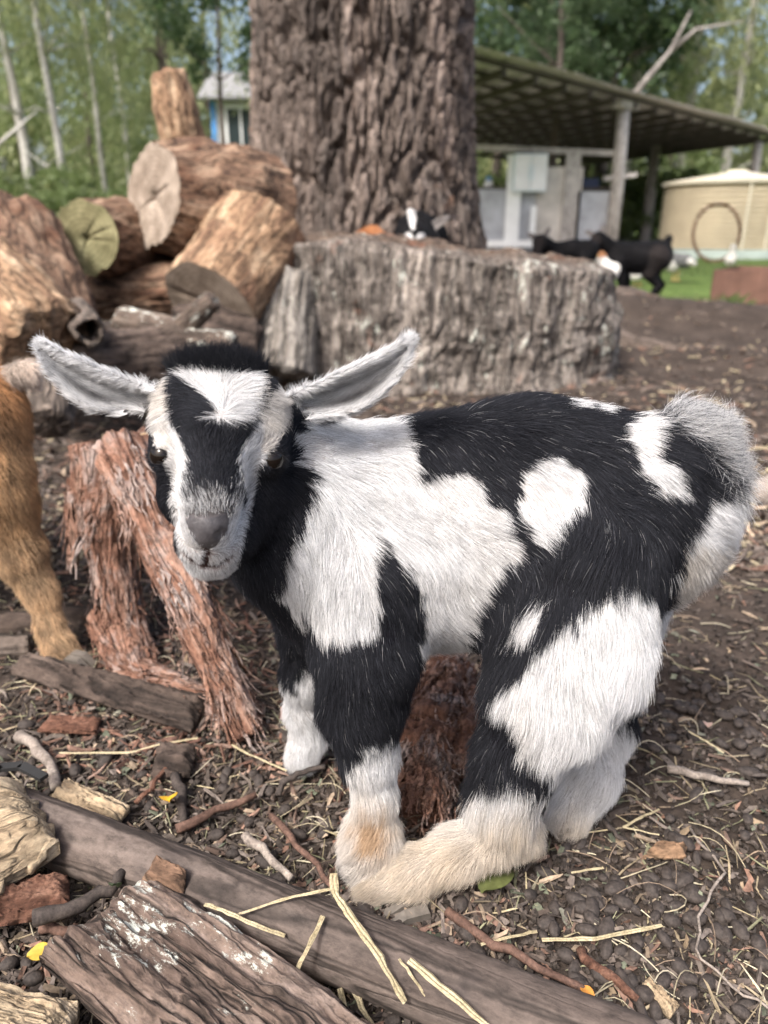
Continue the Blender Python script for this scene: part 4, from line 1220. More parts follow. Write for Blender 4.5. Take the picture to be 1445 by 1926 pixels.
    def panel(name, mat, x0, x1, y0, y1, th=0.04, back=0.0):
        a, c = W(x0, y0), W(x1, y1)
        return put(MB().box(((a.x + c.x) / 2, Yp + 0.05 + back, (a.z + max(c.z, 0)) / 2), (abs(c.x - a.x), th, a.z - max(c.z, 0.0))), name, mat)
    put(MB().beam(W(872, 276), W(1168, 289), 0.07, 0.075), "rail", M_POST)
    panel("stud", M_WHITE, 957, 972, 292, 486, 0.07)
    panel("stud", M_POST, 1066, 1076, 290, 486, 0.07)
    panel("stud", M_PURLIN, 975, 985, 236, 280, 0.06, 0.3)
    panel("wall_panel", M_GREYPAN, 880, 956, 356, 470, 0.03, 0.02)
    panel("wall_panel", M_GREYPAN, 976, 1014, 362, 470, 0.03, 0.06)
    panel("wall_panel", M_FIBRO, 1014, 1084, 314, 478, 0.03, 0.02)
    panel("wall_panel", M_GREYPAN, 1086, 1158, 360, 470, 0.03, 0.02)
    panel("skirting_board", M_WHITE, 905, 1000, 452, 464, 0.05, -0.04)
    panel("brace", M_WHITE, 997, 1003, 388, 450, 0.02, -0.1)
    # downpipe at the high corner
    a = Vector(at(872, 120, 8.9))
    dp = put(MB().tube([(a.x, a.y, a.z), (a.x, a.y, 1.45)], 0.035, 8), "downpipe", M_WHITE, smooth_shade=True)
    put(MB().tube([(a.x, a.y, 1.45), (a.x, a.y, 0.0)], 0.037, 8), "downpipe", M_BLUE, smooth_shade=True)
    # wall cabinet and other things kept in the shed
    cb = empty("wall_cabinet", W(992, 360), label="pale blue two-door cabinet hung on the shed partition", category="cabinet")
    a, c = W(966, 291), W(1022, 361)
    ct = Vector(((a.x + c.x) / 2, Yp - 0.06, (a.z + c.z) / 2)); w, h = c.x - a.x, a.z - c.z
    off = cb.location
    MB().box(ct - off, (w, 0.14, h)).build("case", M_PALEBLUE, cb)
    for q in (-1, 1):
        dr = MB().box(ct - off + Vector((q * w * 0.25, -0.08, 0)), (w * 0.47, 0.016, h * 0.94)).build("door", M_WHITE, cb)
        MB().box(ct - off + Vector((q * w * 0.06, -0.095, 0)), (0.012, 0.012, h * 0.4)).build("handle", M_PALEBLUE, dr)
    e = W(925, 345)
    bk = MB().tube([(e.x, Yp + 0.4, e.z - 0.10), (e.x, Yp + 0.4, e.z), (e.x, Yp + 0.4, e.z + 0.06)], [0.06, 0.075, 0.05], 10)
    bk.build("bottle", M_WHITE, None, label="white and blue bottle standing above the left shed panel", category="bottle")
    MB().tube([(e.x, Yp + 0.4, e.z + 0.062), (e.x, Yp + 0.4, e.z + 0.11)], [0.045, 0.04], 10).build("cap", M_BLUE, bpy.data.objects["bottle"])
    panel("shelf", M_PURLIN, 880, 1160, 350, 356, 0.25, 0.3)
    e = W(1112, 352)
    tb = empty("tool_box", (e.x, Yp + 0.3, e.z), label="dark blue toolbox on the ledge above the right shed panel", category="toolbox")
    M_NAVY = plain_mat("navy_plastic", (0.02, 0.03, 0.07), 0.5, 0.2)
    MB().box((0, 0, 0.05), (0.34, 0.16, 0.09)).build("case", M_NAVY, tb)
    MB().box((0, 0, 0.115), (0.30, 0.14, 0.035)).build("lid", M_NAVY, tb)
shed()

# ---------------------------------------------------------------- water tank, hoop, rusty box, white house
def tank():
    c = Vector(atz(1420, 487)); Y = c.y
    r = rad(132, 1420, 480, Y); h = at(1424, 340, Y)[2]
    t = empty("water_tank", (c.x, c.y + r, 0), label="round cream corrugated water tank at the right", category="water tank")
    m_cream = plain_mat("cream_tank", (0.40, 0.345, 0.25), 0.7, 0.14, 2)
    m_roof = plain_mat("pale_tank_roof", (0.52, 0.48, 0.38), 0.7, 0.1, 2)
    n = 72; rows = 92
    zz = np.linspace(0.12, h, rows); th = np.linspace(0, 2 * np.pi, n, endpoint=False)
    T, Z = np.meshgrid(th, zz, indexing='ij')
    rr = r + 0.016 * np.sin(Z / h * 2 * np.pi * 15)
    v = np.stack([np.cos(T) * rr, np.sin(T) * rr, Z], -1)
    i = np.arange(n * rows).reshape(n, rows)
    f = np.stack([i[:, :-1], np.roll(i, -1, 0)[:, :-1], np.roll(i, -1, 0)[:, 1:], i[:, 1:]], -1).reshape(-1, 4)
    link("wall", mesh_np("wall", v.reshape(-1, 3), f), m_cream, t)
    MB().tube([(0, 0, h - 0.01), (0, 0, h + 0.03), (0, 0, h + 0.17), (0, 0, h + 0.20)], [r * 1.05, r * 1.05, r * 0.16, r * 0.14], 48).build("lid", m_roof, t)
    MB().tube([(0, 0, -0.02), (0, 0, 0.12)], r * 1.05, 48).build("base_slab", plain_mat('slab_concrete', (0.36, 0.42, 0.40), 0.9, 0.2, 3), t)
    for k in (0.3, 0.62):
        MB().tube([(math.cos(4.2 + k) * (r + 0.02), math.sin(4.2 + k) * (r + 0.02), 0.12), (math.cos(4.2 + k) * (r + 0.02), math.sin(4.2 + k) * (r + 0.02), h)], 0.02, 6).build("seam", m_roof, t)
tank()
c = Vector(at(1348, 438, 10.2)); R0 = rad(44, 1348, 438, 10.2)
MB().tube([c + Vector((math.cos(a) * R0, 0.06 * math.sin(a), math.sin(a) * R0 * 1.15)) for a in np.linspace(0, 2 * math.pi, 40)], 0.022, 8).build("hoop", M_LOGBROWN, None, True, label="big brown hoop leaning against the water tank", category="hoop")

def rusty_box():
    a = Vector(atz(1334, 572)); b = Vector(atz(1520, 582)); h = at(1340, 504, a.y)[2]
    d = (b - a); d.z = 0; L = d.length; d.normalize(); n = Vector((-d.y, d.x, 0))
    t = empty("rusty_box", a, label="rusty brown steel trough on the grass at the right edge", category="trough")
    m_ = plain_mat("rust", (0.115, 0.062, 0.045), 0.8, 0.3, 9)
    def side(p, q, nm):
        e = (q - p); l = e.length; e.normalize(); o = Vector((-e.y, e.x, 0))
        v, f = [], []
        k = max(12, int(l / 0.02))
        for i in range(k + 1):
            w = 0.004 * math.sin(i * 1.4)
            for z in (0, h):
                v += [p + e * l * i / k + o * w + Vector((0, 0, z)), p + e * l * i / k + o * (w + 0.01) + Vector((0, 0, z))]
        for i in range(k):
            b0 = i * 4
            f += [(b0, b0 + 4, b0 + 6, b0 + 2), (b0 + 1, b0 + 3, b0 + 7, b0 + 5), (b0 + 2, b0 + 6, b0 + 7, b0 + 3)]
        MB().add(v, f).build(nm, m_, t)
    z0 = Vector((0, 0, -0.01))
    side(z0, d * L + z0, "side"); side(d * L + n * 0.6 + z0, n * 0.6 + z0, "side"); side(n * 0.6 + z0, z0, "side"); side(d * L + z0, d * L + n * 0.6 + z0, "side")
    MB().box(d * L / 2 + n * 0.3 + Vector((0, 0, h * 0.6)), (L * 0.96, 0.56, 0.02), Matrix.Rotation(math.atan2(d.y, d.x), 3, 'Z')).build("fill", M_SOIL, t)
rusty_box()

def house():
    a = Vector(at(412, 312, 26)); Y = 26
    t = empty("white_house", (a.x, Y, 0), label="white weatherboard house with a blue corner post behind the old tree", category="house")
    w, h = 5.0, 4.1
    n = 18
    for k in range(n):
        MB().box((w / 2, 0.02 * 0, h * (k + 0.5) / n), (w, 0.05 + 0.01 * (k % 2), h / n - 0.012)).build("weatherboard", M_WHITE, t)
    MB().box((w / 2, 1.6, h / 2), (w - 0.1, 3.0, h - 0.1)).build("wall", M_WHITE, t)
    MB().box((-0.05, -0.03, h / 2), (0.14, 0.16, h)).build("corner_post", M_BLUE, t)
    q = Vector(at(455, 245, Y)); wx = q.x - a.x
    wn_ = empty("window", (wx, -0.06, q.z)); wn_.parent = t
    M_GL, nt, bb = new_mat("window_glass"); bb.inputs['Base Color'].default_value = (0.03, 0.04, 0.045, 1); bb.inputs['Roughness'].default_value = 0.1
    for sx in (-1, 1):
        MB().box((sx * 0.22, 0, 0), (0.40, 0.02, 1.2)).build("pane", M_GL, wn_)
    for p, s in (((0, -0.02, 0.64), (1.0, 0.06, 0.09)), ((0, -0.02, -0.64), (1.0, 0.08, 0.09)), ((-0.46, -0.02, 0), (0.08, 0.06, 1.25)), ((0.46, -0.02, 0), (0.08, 0.06, 1.25)), ((0, -0.02, 0), (0.05, 0.05, 1.2))):
        MB().box(p, s).build("frame", M_WHITE, wn_)
    v = [(-0.4, -0.5, h), (w + 0.4, -0.5, h), (w + 0.4, 1.6, h + 1.0), (-0.4, 1.6, h + 1.0), (w + 0.4, 3.7, h), (-0.4, 3.7, h)]
    v2 = v + [(x, y, z + 0.06) for x, y, z in v]
    f = [(0, 3, 2, 1), (3, 5, 4, 2), (6, 7, 8, 9), (9, 8, 10, 11), (0, 1, 7, 6), (4, 5, 11, 10)]
    MB().add(v2, f).build("roof", plain_mat("house_roof", (0.20, 0.20, 0.20), 0.8, 0.2), t)
house()

# crown of the old tree, above the picture
rngc = np.random.default_rng(2)
v, f, _ = leaf_cloud(5000, (TX + 0.1, TY + 1.2, 8.2), (3.2, 3.0, 2.0), 0.16, rngc, 0.1, 60, 1.8, 0.25)
oc = link("crown", mesh_np("crown", v, f, False), M_DARKLEAF, OLD_TREE); oc.matrix_parent_inverse = Matrix.Translation((-TX, -TY, 0))
mb = MB()
for k in range(6):
    a = k * 1.05
    b = Vector((TX + 0.13, TY, 5.6 + 0.15 * k))
    mb.tube([b, b + Vector((math.cos(a) * 0.9, math.sin(a) * 0.9 + 0.4, 1.1)), b + Vector((math.cos(a) * 2.2, math.sin(a) * 2.0 + 0.9, 2.3))], [0.16, 0.11, 0.04], 8)
ol = mb.build("limbs", M_BARK, OLD_TREE, True); ol.matrix_parent_inverse = Matrix.Translation((-TX, -TY, 0))


def ellipsoid(mb, c, r, ax=None, n=12, m=8):
    """squashed ball; ax: 3x3 matrix of axes"""
    v, f = [], []
    A = Matrix.Identity(3) if ax is None else ax
    for i in range(m + 1):
        th = math.pi * i / m
        for k in range(n):
            ph = 2 * math.pi * k / n
            v.append(Vector(c) + A @ Vector((r[0] * math.sin(th) * math.cos(ph), r[1] * math.sin(th) * math.sin(ph), r[2] * math.cos(th))))
    for i in range(m):
        for k in range(n):
            f.append((i * n + k, (i + 1) * n + k, (i + 1) * n + (k + 1) % n, i * n + (k + 1) % n))
    return mb.add(v, f)


# ---------------------------------------------------------------- the black and white kid
M_HAIR = hair_mat("goat_hair")
M_SKIN = skin_mat("goat_skin")
M_EYE, _nt, _b = new_mat("eye_dark")
_b.inputs['Base Color'].default_value = (0.006, 0.004, 0.003, 1); _b.inputs['Roughness'].default_value = 0.05; _b.inputs['Specular IOR Level'].default_value = 0.3
M_HOOF = plain_mat("hoof_horn", (0.12, 0.105, 0.09), 0.5, 0.4, 120)

class Beast:
    """an animal as a smooth union of tapered limbs; each limb carries its coat's flow, length and group"""
    def __init__(self):
        self.prims = []      # a, b, ra, rb, k, group, flow, length, lift, ysq
        self.cuts = []       # a, b, ra, rb
        self.ears = []
        self.sag = 0.0
    def limb(self, pts, group, flow=None, length=0.012, lift=0.35, k=0.012, ysq=None, Z=False):
        """pts: (px, py, Y, r_px) in photo pixels; flow None = along the limb"""
        P = [(at(x, y, Y), rad(r, x, y, Y)) for x, y, Y, r in pts]
        self.limb3(P, group, flow, length, lift, k, ysq)
    def limb3(self, P, group, flow=None, length=0.012, lift=0.35, k=0.012, ysq=None):
        for (a, ra), (b, rb) in zip(P[:-1], P[1:]):
            d = b - a
            fl = np.array(flow, float) if flow is not None else d
            fl = fl / np.linalg.norm(fl)
            self.prims.append((a, b, ra, rb, k, group, fl, length, lift, ysq))
    def ear(self, base, tip, wid, face, hw, th, cup, group, length=0.006):
        base, tip = np.asarray(base), np.asarray(tip)
        L = tip - base; n = np.linalg.norm(L); L = L / n
        W = np.asarray(wid) - (np.asarray(wid) @ L) * L; W /= np.linalg.norm(W)
        T = np.cross(L, W)
        if T @ np.asarray(face) < 0:
            T = -T
        self.ears.append((base, L, n, W, T, hw, th, cup, group, length))
    def _prim(self, p, pr):
        a, b, ra, rb, k, g, fl, ln, lf, ysq = pr
        if ysq is not None:
            y0, s = ysq
            p = p.copy(); p[:, 1] = y0 + (p[:, 1] - y0) * s
            a = a.copy(); b = b.copy()
            a[1] = y0 + (a[1] - y0) * s; b[1] = y0 + (b[1] - y0) * s
        return sd_cone(p, a, b, ra, rb)
    def _ear(self, p, e):
        base, L, n, W, T, hw, th, cup, g, ln = e
        q = p - base
        l = (q @ L) / n; t = q @ T
        lc = np.clip(l, 0, 1)
        w = q @ W - self.sag * 4 * lc * (1 - lc)
        prof = hw * np.interp(lc, [0, 0.12, 0.35, 0.6, 0.8, 0.93, 1.0], [0.62, 0.8, 1.0, 0.9, 0.62, 0.36, 0.12])
        u = np.clip(w / prof, -1.3, 1.3)
        roll = np.interp(lc, [0, 0.2, 1.0], [2.2, 1.25, 0.7])
        tt = t - cup * roll * (u * u - 0.3)
        d = np.maximum(np.abs(tt) * 0.8 - th, np.abs(w) - prof)
        d = np.maximum(d, np.maximum(-l, l - 1) * n)
        return d * 0.75
    def field(self, p):
        d = None
        for pr in self.prims:
            e = self._prim(p, pr)
            d = e if d is None else smin(d, e, pr[4])
        for e in self.ears:
            d = smin(d, self._ear(p, e), 0.006)
        for a, b, ra, rb in self.cuts:
            d = -smin(-d, sd_cone(p, a, b, ra, rb), 0.0015)
        return d
    def owner(self, p):
        """for each point: group, flow, hair length, lift (blended between near limbs)"""
        D = [self._prim(p, pr) for pr in self.prims] + [self._ear(p, e) - 0.001 for e in self.ears]
        D = np.stack(D, -1)
        dmin = D.min(1, keepdims=True)
        w = np.exp(-(D - dmin) / 0.008)
        w /= w.sum(1, keepdims=True)
        fl = np.array([pr[6] for pr in self.prims] + [e[1] for e in self.ears])
        ln = np.array([pr[7] for pr in self.prims] + [e[9] for e in self.ears])
        lf = np.array([pr[8] for pr in self.prims] + [0.35] * len(self.ears))
        gi = D.argmin(1)
        names = [pr[5] for pr in self.prims] + [e[8] for e in self.ears]
        return np.array(names)[gi], w @ fl, w @ ln, w @ lf, gi
    def bounds(self, m=0.02):
        lo = np.full(3, 9e9); hi = -lo
        for pr in self.prims:
            r = max(pr[2], pr[3])
            for q in pr[:2]:
                lo = np.minimum(lo, q - r); hi = np.maximum(hi, q + r)
        for e in self.ears:
            for q in (e[0], e[0] + e[1] * e[2]):
                lo = np.minimum(lo, q - e[5]); hi = np.maximum(hi, q + e[5])
        return lo - m, hi + m

g = Beast()
g.sag = 0.0085
YB = 0.455
TF = dict(k=0.03, ysq=(YB, 1.28))
BACK = (0.95, 0.05, -0.35)
# trunk
g.limb([(690, 1010, YB, 165), (800, 1000, YB, 190)], 'trunk', (0.75, 0, -0.65), 0.012, 0.3, **TF)
g.limb([(800, 1000, YB, 190), (1000, 965, YB, 200)], 'trunk', (0.8, 0, -0.6), 0.011, 0.28, **TF)
g.limb([(1000, 965, YB, 200), (1180, 975, YB - 0.008, 166)], 'trunk', (0.85, 0, -0.5), 0.011, 0.28, **TF)
g.limb([(790, 1030, YB, 178), (900, 1035, YB, 172)], 'trunk', (0.5, 0, -0.85), 0.013, 0.3, **TF)
g.limb([(1180, 975, YB - 0.008, 166), (1222, 992, YB - 0.008, 130)], 'trunk', (0.6, 0, -0.8), 0.017, 0.3, **TF)
# neck
g.limb([(480, 920, 0.428, 100), (560, 1000, 0.435, 118), (640, 1080, 0.45, 140)], 'neck', (0.3, 0, -0.95), 0.013, 0.3, k=0.03)
g.limb([(470, 850, 0.43, 100), (660, 930, 0.455, 118)], 'neck', (0.9, 0, -0.45), 0.016, 0.3, k=0.03)
# near front leg
g.limb([(690, 1090, 0.408, 84), (690, 1230, 0.402, 90)], 'leg_fl', (0.2, 0, -1), 0.012, 0.3, k=0.025)
g.limb([(690, 1230, 0.402, 90), (680, 1330, 0.398, 72), (692, 1418, 0.395, 46), (706, 1495, 0.39, 32), (700, 1570, 0.388, 43)], 'leg_fl', None, 0.011, 0.3)
g.limb([(698, 1570, 0.388, 46), (676, 1618, 0.384, 36)], 'leg_fl', None, 0.010, 0.35)
# far front leg
g.limb([(590, 1150, 0.485, 70), (575, 1270, 0.495, 40), (575, 1340, 0.50, 30), (580, 1385, 0.50, 26), (570, 1420, 0.495, 30)], 'leg_fr', None, 0.011, 0.3)
# near hind leg
g.limb([(1120, 1060, 0.41, 115), (1078, 1215, 0.398, 112), (1030, 1310, 0.39, 98)], 'leg_rl', (-0.25, 0, -1), 0.018, 0.32, k=0.03)
g.limb([(1030, 1310, 0.39, 98), (970, 1420, 0.386, 66), (948, 1500, 0.386, 54), (935, 1560, 0.386, 48)], 'leg_rl', (-0.1, 0, -1), 0.017, 0.3, k=0.015)
g.limb([(965, 1562, 0.389, 44), (860, 1600, 0.379, 40), (775, 1643, 0.372, 37), (700, 1676, 0.367, 22)], 'leg_rl', (-0.8, -0.1, -0.55), 0.0105, 0.28)
g.limb([(972, 1556, 0.389, 30), (1000, 1584, 0.392, 20)], 'leg_rl', (0.5, 0, -0.8), 0.010, 0.3)
# far hind leg
g.limb([(1150, 1090, 0.49, 110), (1120, 1250, 0.475, 78), (1150, 1365, 0.475, 36)], 'leg_rr', (0.25, 0, -1), 0.018, 0.3, k=0.02)
g.limb([(1150, 1365, 0.475, 36), (1110, 1460, 0.455, 44), (1070, 1535, 0.435, 34)], 'leg_rr', None, 0.014, 0.3)
# tail
g.limb([(1285, 985, 0.445, 52), (1318, 900, 0.445, 40), (1310, 830, 0.447, 32), (1280, 800, 0.447, 24)], 'tail', (0.5, 0, 0.7), 0.029, 0.62, k=0.015)
# head: cranium, brow, cheeks, bridge of the nose, muzzle, chin
HK = dict(k=0.012)
g.limb([(415, 780, 0.405, 96), (440, 830, 0.425, 92)], 'head', (0, 0.4, 0.9), 0.007, 0.3, k=0.02)
g.limb([(370, 765, 0.395, 72), (465, 768, 0.396, 72)], 'head', (0, 0.3, 0.95), 0.007, 0.3, **HK)
g.limb([(340, 832, 0.384, 54), (483, 838, 0.386, 56)], 'head', (0, 0.3, 0.95), 0.0046, 0.3, **HK)
g.limb([(372, 925, 0.385, 72), (455, 925, 0.388, 66)], 'head', (0.1, 0.3, -0.9), 0.004, 0.2, k=0.015)
g.limb([(408, 820, 0.372, 70), (397, 930, 0.352, 50), (391, 985, 0.342, 42)], 'head', (0, -0.2, 1.0), 0.0042, 0.3, **HK)
g.limb([(380, 1018, 0.352, 48), (403, 1018, 0.354, 48)], 'muzzle', (0.1, 0.5, -0.8), 0.0030, 0.3, **HK)
g.limb([(440, 960, 0.395, 70), (425, 1010, 0.372, 56)], 'head', (0.2, 0.4, -0.8), 0.006, 0.3, k=0.015)
g.limb([(385, 1058, 0.356, 29), (408, 1056, 0.358, 30)], 'muzzle', (0.1, 0.3, -0.9), 0.0042, 0.4, k=0.006)
# eyes: lids bulge a little, then the opening is cut
EYES = [(at(300, 858, 0.3655), 1), (at(519, 866, 0.372), -1)]
g.limb([(303, 858, 0.372, 22), (306, 858, 0.374, 22)], 'eyelid', (0, 0.3, -1), 0.002, 0.2, k=0.008)
g.limb([(512, 866, 0.376, 22), (515, 866, 0.378, 22)], 'eyelid', (0, 0.3, -1), 0.002, 0.2, k=0.008)
# ears
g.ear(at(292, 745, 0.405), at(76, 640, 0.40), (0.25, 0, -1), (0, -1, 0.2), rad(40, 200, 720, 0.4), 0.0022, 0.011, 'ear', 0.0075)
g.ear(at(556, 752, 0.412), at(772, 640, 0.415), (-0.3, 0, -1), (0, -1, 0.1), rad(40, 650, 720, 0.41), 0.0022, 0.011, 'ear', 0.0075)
g_nocut = list(g.prims)
# mouth: a shallow groove that follows the lips, plus the philtrum; nostrils
def on_front(x, y, fn, y0=0.30, y1=0.46):
    """first hit of a pixel's sight line with the body"""
    Y = np.linspace(y0, y1, 400)
    p = np.stack([at(x, y, k) for k in Y])
    d = fn(p)
    k = np.argmax(d < 0) if (d < 0).any() else 200
    return p[k]
MOUTH_PX = [(346, 1040), (356, 1052), (370, 1062), (388, 1067), (408, 1065), (422, 1058), (434, 1048)]
MOUTH = [on_front(x, y, g.field) for x, y in MOUTH_PX]
PHIL = [on_front(x, y, g.field) for x, y in [(389, 1034), (387, 1050), (387, 1066)]]
NOSTR = [on_front(x, y, g.field) for x, y in [(364, 1004), (412, 1006)]]
for a, b in zip(MOUTH[:-1], MOUTH[1:]):
    g.cuts.append((a, b, 0.0016, 0.0016))
for a, b in zip(PHIL[:-1], PHIL[1:]):
    g.cuts.append((a, b, 0.0009, 0.0009))
for c in NOSTR:
    s = 1 if c[0] > NOSTR[0][0] else -1
    g.cuts.append((c, c + np.array([s * 0.0035, 0.001, 0.002]), 0.0017, 0.0012))
EYE_C = []
for (x, y, Y) in ((297, 858, 0.3655), (521, 866, 0.3725)):
    p = on_front(x, y, g.field)
    n = grad(g.field, p[None])[0]
    EYE_C.append((p, n))
    ax = np.cross(n, [0, 0, 1]); ax /= np.linalg.norm(ax)
    ax = ax + np.array([0, 0, -0.25]) * np.sign(ax[0]) * np.sign(x - 400)   # the inner corner sits lower
    g.cuts.append((p - ax * 0.0042 + n * 0.0008, p + ax * 0.0042 + n * 0.0008, 0.0030, 0.0030))

lo, hi = g.bounds()
gv, gq = surface_nets(g.field, lo, hi, 0.0018)
gn = grad(g.field, gv)

BLACK = np.array([0.0065, 0.0065, 0.009]); WHITE = np.array([0.695, 0.695, 0.70]); CREAM = np.array([0.54, 0.45, 0.34])
TAN = np.array([0.42, 0.27, 0.14]); GREY = np.array([0.11, 0.10, 0.10])
W_TRUNK = [
    [(560, 820), (600, 795), (680, 765), (745, 740), (762, 770), (772, 810), (782, 860), (792, 905), (830, 903), (890, 893), (908, 905), (914, 950), (946, 960), (956, 1000), (985, 1042), (945, 1080), (930, 1110), (905, 1160), (890, 1200), (870, 1280), (780, 1280), (795, 1200), (800, 1160), (785, 1100), (745, 1050), (728, 1010), (718, 1060), (705, 1120), (712, 1190), (690, 1215), (640, 1225), (590, 1200), (545, 1155), (522, 1125), (555, 1040), (590, 960), (608, 910), (580, 870)],
    [(1065, 725), (1130, 730), (1185, 765), (1130, 768), (1085, 760)],
    [(1195, 790), (1240, 765), (1255, 800), (1246, 850), (1288, 895), (1302, 945), (1262, 940), (1215, 900), (1188, 830)],
    [(1430, 920), (1335, 965), (1308, 1030), (1280, 1090), (1262, 1200), (1310, 1170), (1400, 1090), (1440, 1000)],
]
W_RL = [
    [(1215, 1125), (1262, 1180), (1290, 1250), (1250, 1330), (1190, 1440), (1120, 1500), (1060, 1500), (1040, 1480), (1015, 1450), (975, 1445), (968, 1372), (915, 1330), (990, 1270), (1050, 1200), (1100, 1160), (1160, 1128)],
    [(952, 1218), (978, 1158), (1022, 1148), (1012, 1195)],
    [(780, 1560), (830, 1470), (865, 1530), (905, 1500), (950, 1490), (1000, 1515), (1030, 1500), (1120, 1480), (1120, 1800), (560, 1800), (560, 1560)],
]
W_HEAD = [
    [(318, 690), (350, 681), (400, 684), (450, 672), (490, 682), (500, 705), (501, 735), (490, 765), (470, 790), (440, 799), (410, 795), (378, 786), (400, 770), (395, 755), (385, 745), (360, 725), (330, 706)],
    [(316, 700), (308, 735), (318, 790), (340, 828), (352, 865), (344, 900), (341, 930), (345, 962), (330, 965), (318, 950), (323, 905), (310, 872), (294, 842), (281, 805), (272, 765), (290, 730)],
    [(527, 722), (510, 745), (488, 790), (464, 830), (449, 862), (459, 910), (468, 955), (463, 1000), (476, 950), (484, 905), (488, 888), (500, 868), (520, 838), (542, 800), (552, 760), (542, 732)],
    [(392, 918), (350, 937), (322, 960), (328, 1000), (338, 1050), (350, 1120), (436, 1120), (450, 1060), (461, 1015), (467, 975), (466, 950), (445, 940), (412, 926)],
]
NOSE_POLY = [(347, 976), (358, 966), (390, 972), (422, 964), (432, 975), (428, 1000), (410, 1024), (390, 1036), (370, 1022), (354, 1000)]

def coat(p, grp, gi, jitter=10.0, rng=RNG, skin=False):
    px = project(p)
    px = px + np.stack([vnoise(p / 0.006, 31), vnoise(p / 0.006, 32)], -1) * jitter * 1.5 + rng.normal(size=px.shape) * jitter * 0.35
    n = len(p)
    c = np.tile(BLACK, (n, 1))
    wv = np.zeros(n, bool)
    def patch(mask, polys):
        for q in polys:
            wv[mask] |= in_poly(px[mask], q)
    near = p[:, 1] < 0.56
    m = ((grp == 'trunk') | (grp == 'neck'))
    patch(m, W_TRUNK)
    d = np.hypot((px[:, 0] - 1046) / 64, (px[:, 1] - 950) / 86)
    wv |= m & (d < 1)
    d = np.hypot((px[:, 0] - 1135) / 27, (px[:, 1] - 1022) / 17)
    wv |= m & (d < 1)
    m = grp == 'leg_rl'
    up = m & (px[:, 1] < 1115)
    patch(m, W_RL)
    patch(up, W_TRUNK)
    m = grp == 'leg_fl'
    wv |= m & (px[:, 1] > np.interp(px[:, 0], [600, 640, 662, 700, 770], [1560, 1535, 1450, 1415, 1385]))
    patch(m & (px[:, 1] < 1240), W_TRUNK)
    m = grp == 'leg_fr'
    wv |= m & (px[:, 1] > np.interp(px[:, 0], [500, 545, 600], [1280, 1310, 1240]))
    m = grp == 'leg_rr'
    wv |= m & ~(np.hypot((px[:, 0] - 1200) / 30, (px[:, 1] - 1365) / 30) < 1)
    m = (grp == 'head') | (grp == 'muzzle') | (grp == 'eyelid')
    front = p[:, 1] < 0.41
    j = m & front
    pj = project(p[j])
    fade = 2.5 + 9 * np.exp(-((pj[:, 1] - 915) / 30) ** 2) * (np.abs(pj[:, 0] - 400) < 60)
    pj = pj + rng.normal(size=(j.sum(), 2)) * fade[:, None]
    w2 = np.zeros(j.sum(), bool)
    for q in W_HEAD:
        w2 |= in_poly(pj, q)
    wv[j] = w2
    bridge = np.zeros(n, bool); bridge[j] = w2 & (np.abs(pj[:, 0] - 396) < 46) & (pj[:, 1] > 905) & (pj[:, 1] < 972)
    wv[m & ~front] = False
    c[wv] = WHITE
    sp = rng.random(n)
    if skin:
        sp[:] = 0
    c = np.where((bridge & (sp < 0.30))[:, None], GREY * 0.6, np.where(bridge[:, None], WHITE * 0.8, c))
    # cream and tan
    yy = px[:, 1]
    f = np.zeros(n)
    f = np.where((grp == 'leg_rl') | (grp == 'leg_rr'), smooth(1480, 1620, yy) * 0.8, f)
    f = np.where(grp == 'leg_fl', smooth(1440, 1560, yy) * 0.45, f)
    f = np.where((grp == 'head') & (px[:, 1] < 850) & ((px[:, 0] < 318) | (px[:, 0] > 495)), 0.32, f)
    f = np.where((grp == 'trunk') & (px[:, 0] > 1265) & (px[:, 1] > 1040), 0.4, f)
    f = np.clip(f + 0.12 * vnoise(p / 0.02, 5), 0, 1)
    c = np.where(wv[:, None], c * (1 - f[:, None]) + CREAM * f[:, None], c)
    t = np.exp(-(((px[:, 0] - 697) / 38) ** 2 + ((px[:, 1] - 1580) / 42) ** 2)) * (grp == 'leg_fl')
    t = np.clip(t * 1.1, 0, 0.85)
    c = np.where(wv[:, None], c * (1 - t[:, None]) + TAN * t[:, None], c)
    # tail: pepper and salt, darker on the inner side
    m = grp == 'tail'
    s = smooth(-30, 60, (px[:, 0] - 1290) * 0.8 - (px[:, 1] - 870) * 0.45) * 0.85
    pick = rng.random(n) < s
    c[m] = np.where(pick[m][:, None], WHITE * 0.75, BLACK * 2.5)
    # ears: white rims and backs, grey inside with a dark hollow
    m = grp == 'ear'
    if m.any():
        for k, e in enumerate(g.ears):
            base, L, nn, Wd, T = e[:5]
            me = m & (gi == len(g.prims) + k)
            q = p[me] - base
            l = np.clip((q @ L) / nn, 0, 1)
            w = (q @ Wd - g.sag * 4 * l * (1 - l)) / e[5]
            prof = np.interp(l, [0, 0.12, 0.35, 0.6, 0.8, 0.93, 1.0], [0.62, 0.8, 1.0, 0.9, 0.62, 0.36, 0.12])
            tcup = e[7] * np.interp(l, [0, 0.2, 1.0], [2.2, 1.25, 0.7]) * ((w / prof) ** 2 - 0.3)
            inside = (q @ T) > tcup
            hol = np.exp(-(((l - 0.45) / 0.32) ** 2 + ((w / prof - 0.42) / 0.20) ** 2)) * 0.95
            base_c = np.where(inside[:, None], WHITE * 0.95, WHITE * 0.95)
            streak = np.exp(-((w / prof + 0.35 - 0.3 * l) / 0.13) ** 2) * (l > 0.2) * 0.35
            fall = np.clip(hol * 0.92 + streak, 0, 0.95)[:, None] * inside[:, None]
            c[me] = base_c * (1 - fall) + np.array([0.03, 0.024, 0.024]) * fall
    m = grp == 'eyelid'
    px0 = project(p)
    lid = np.zeros(n)
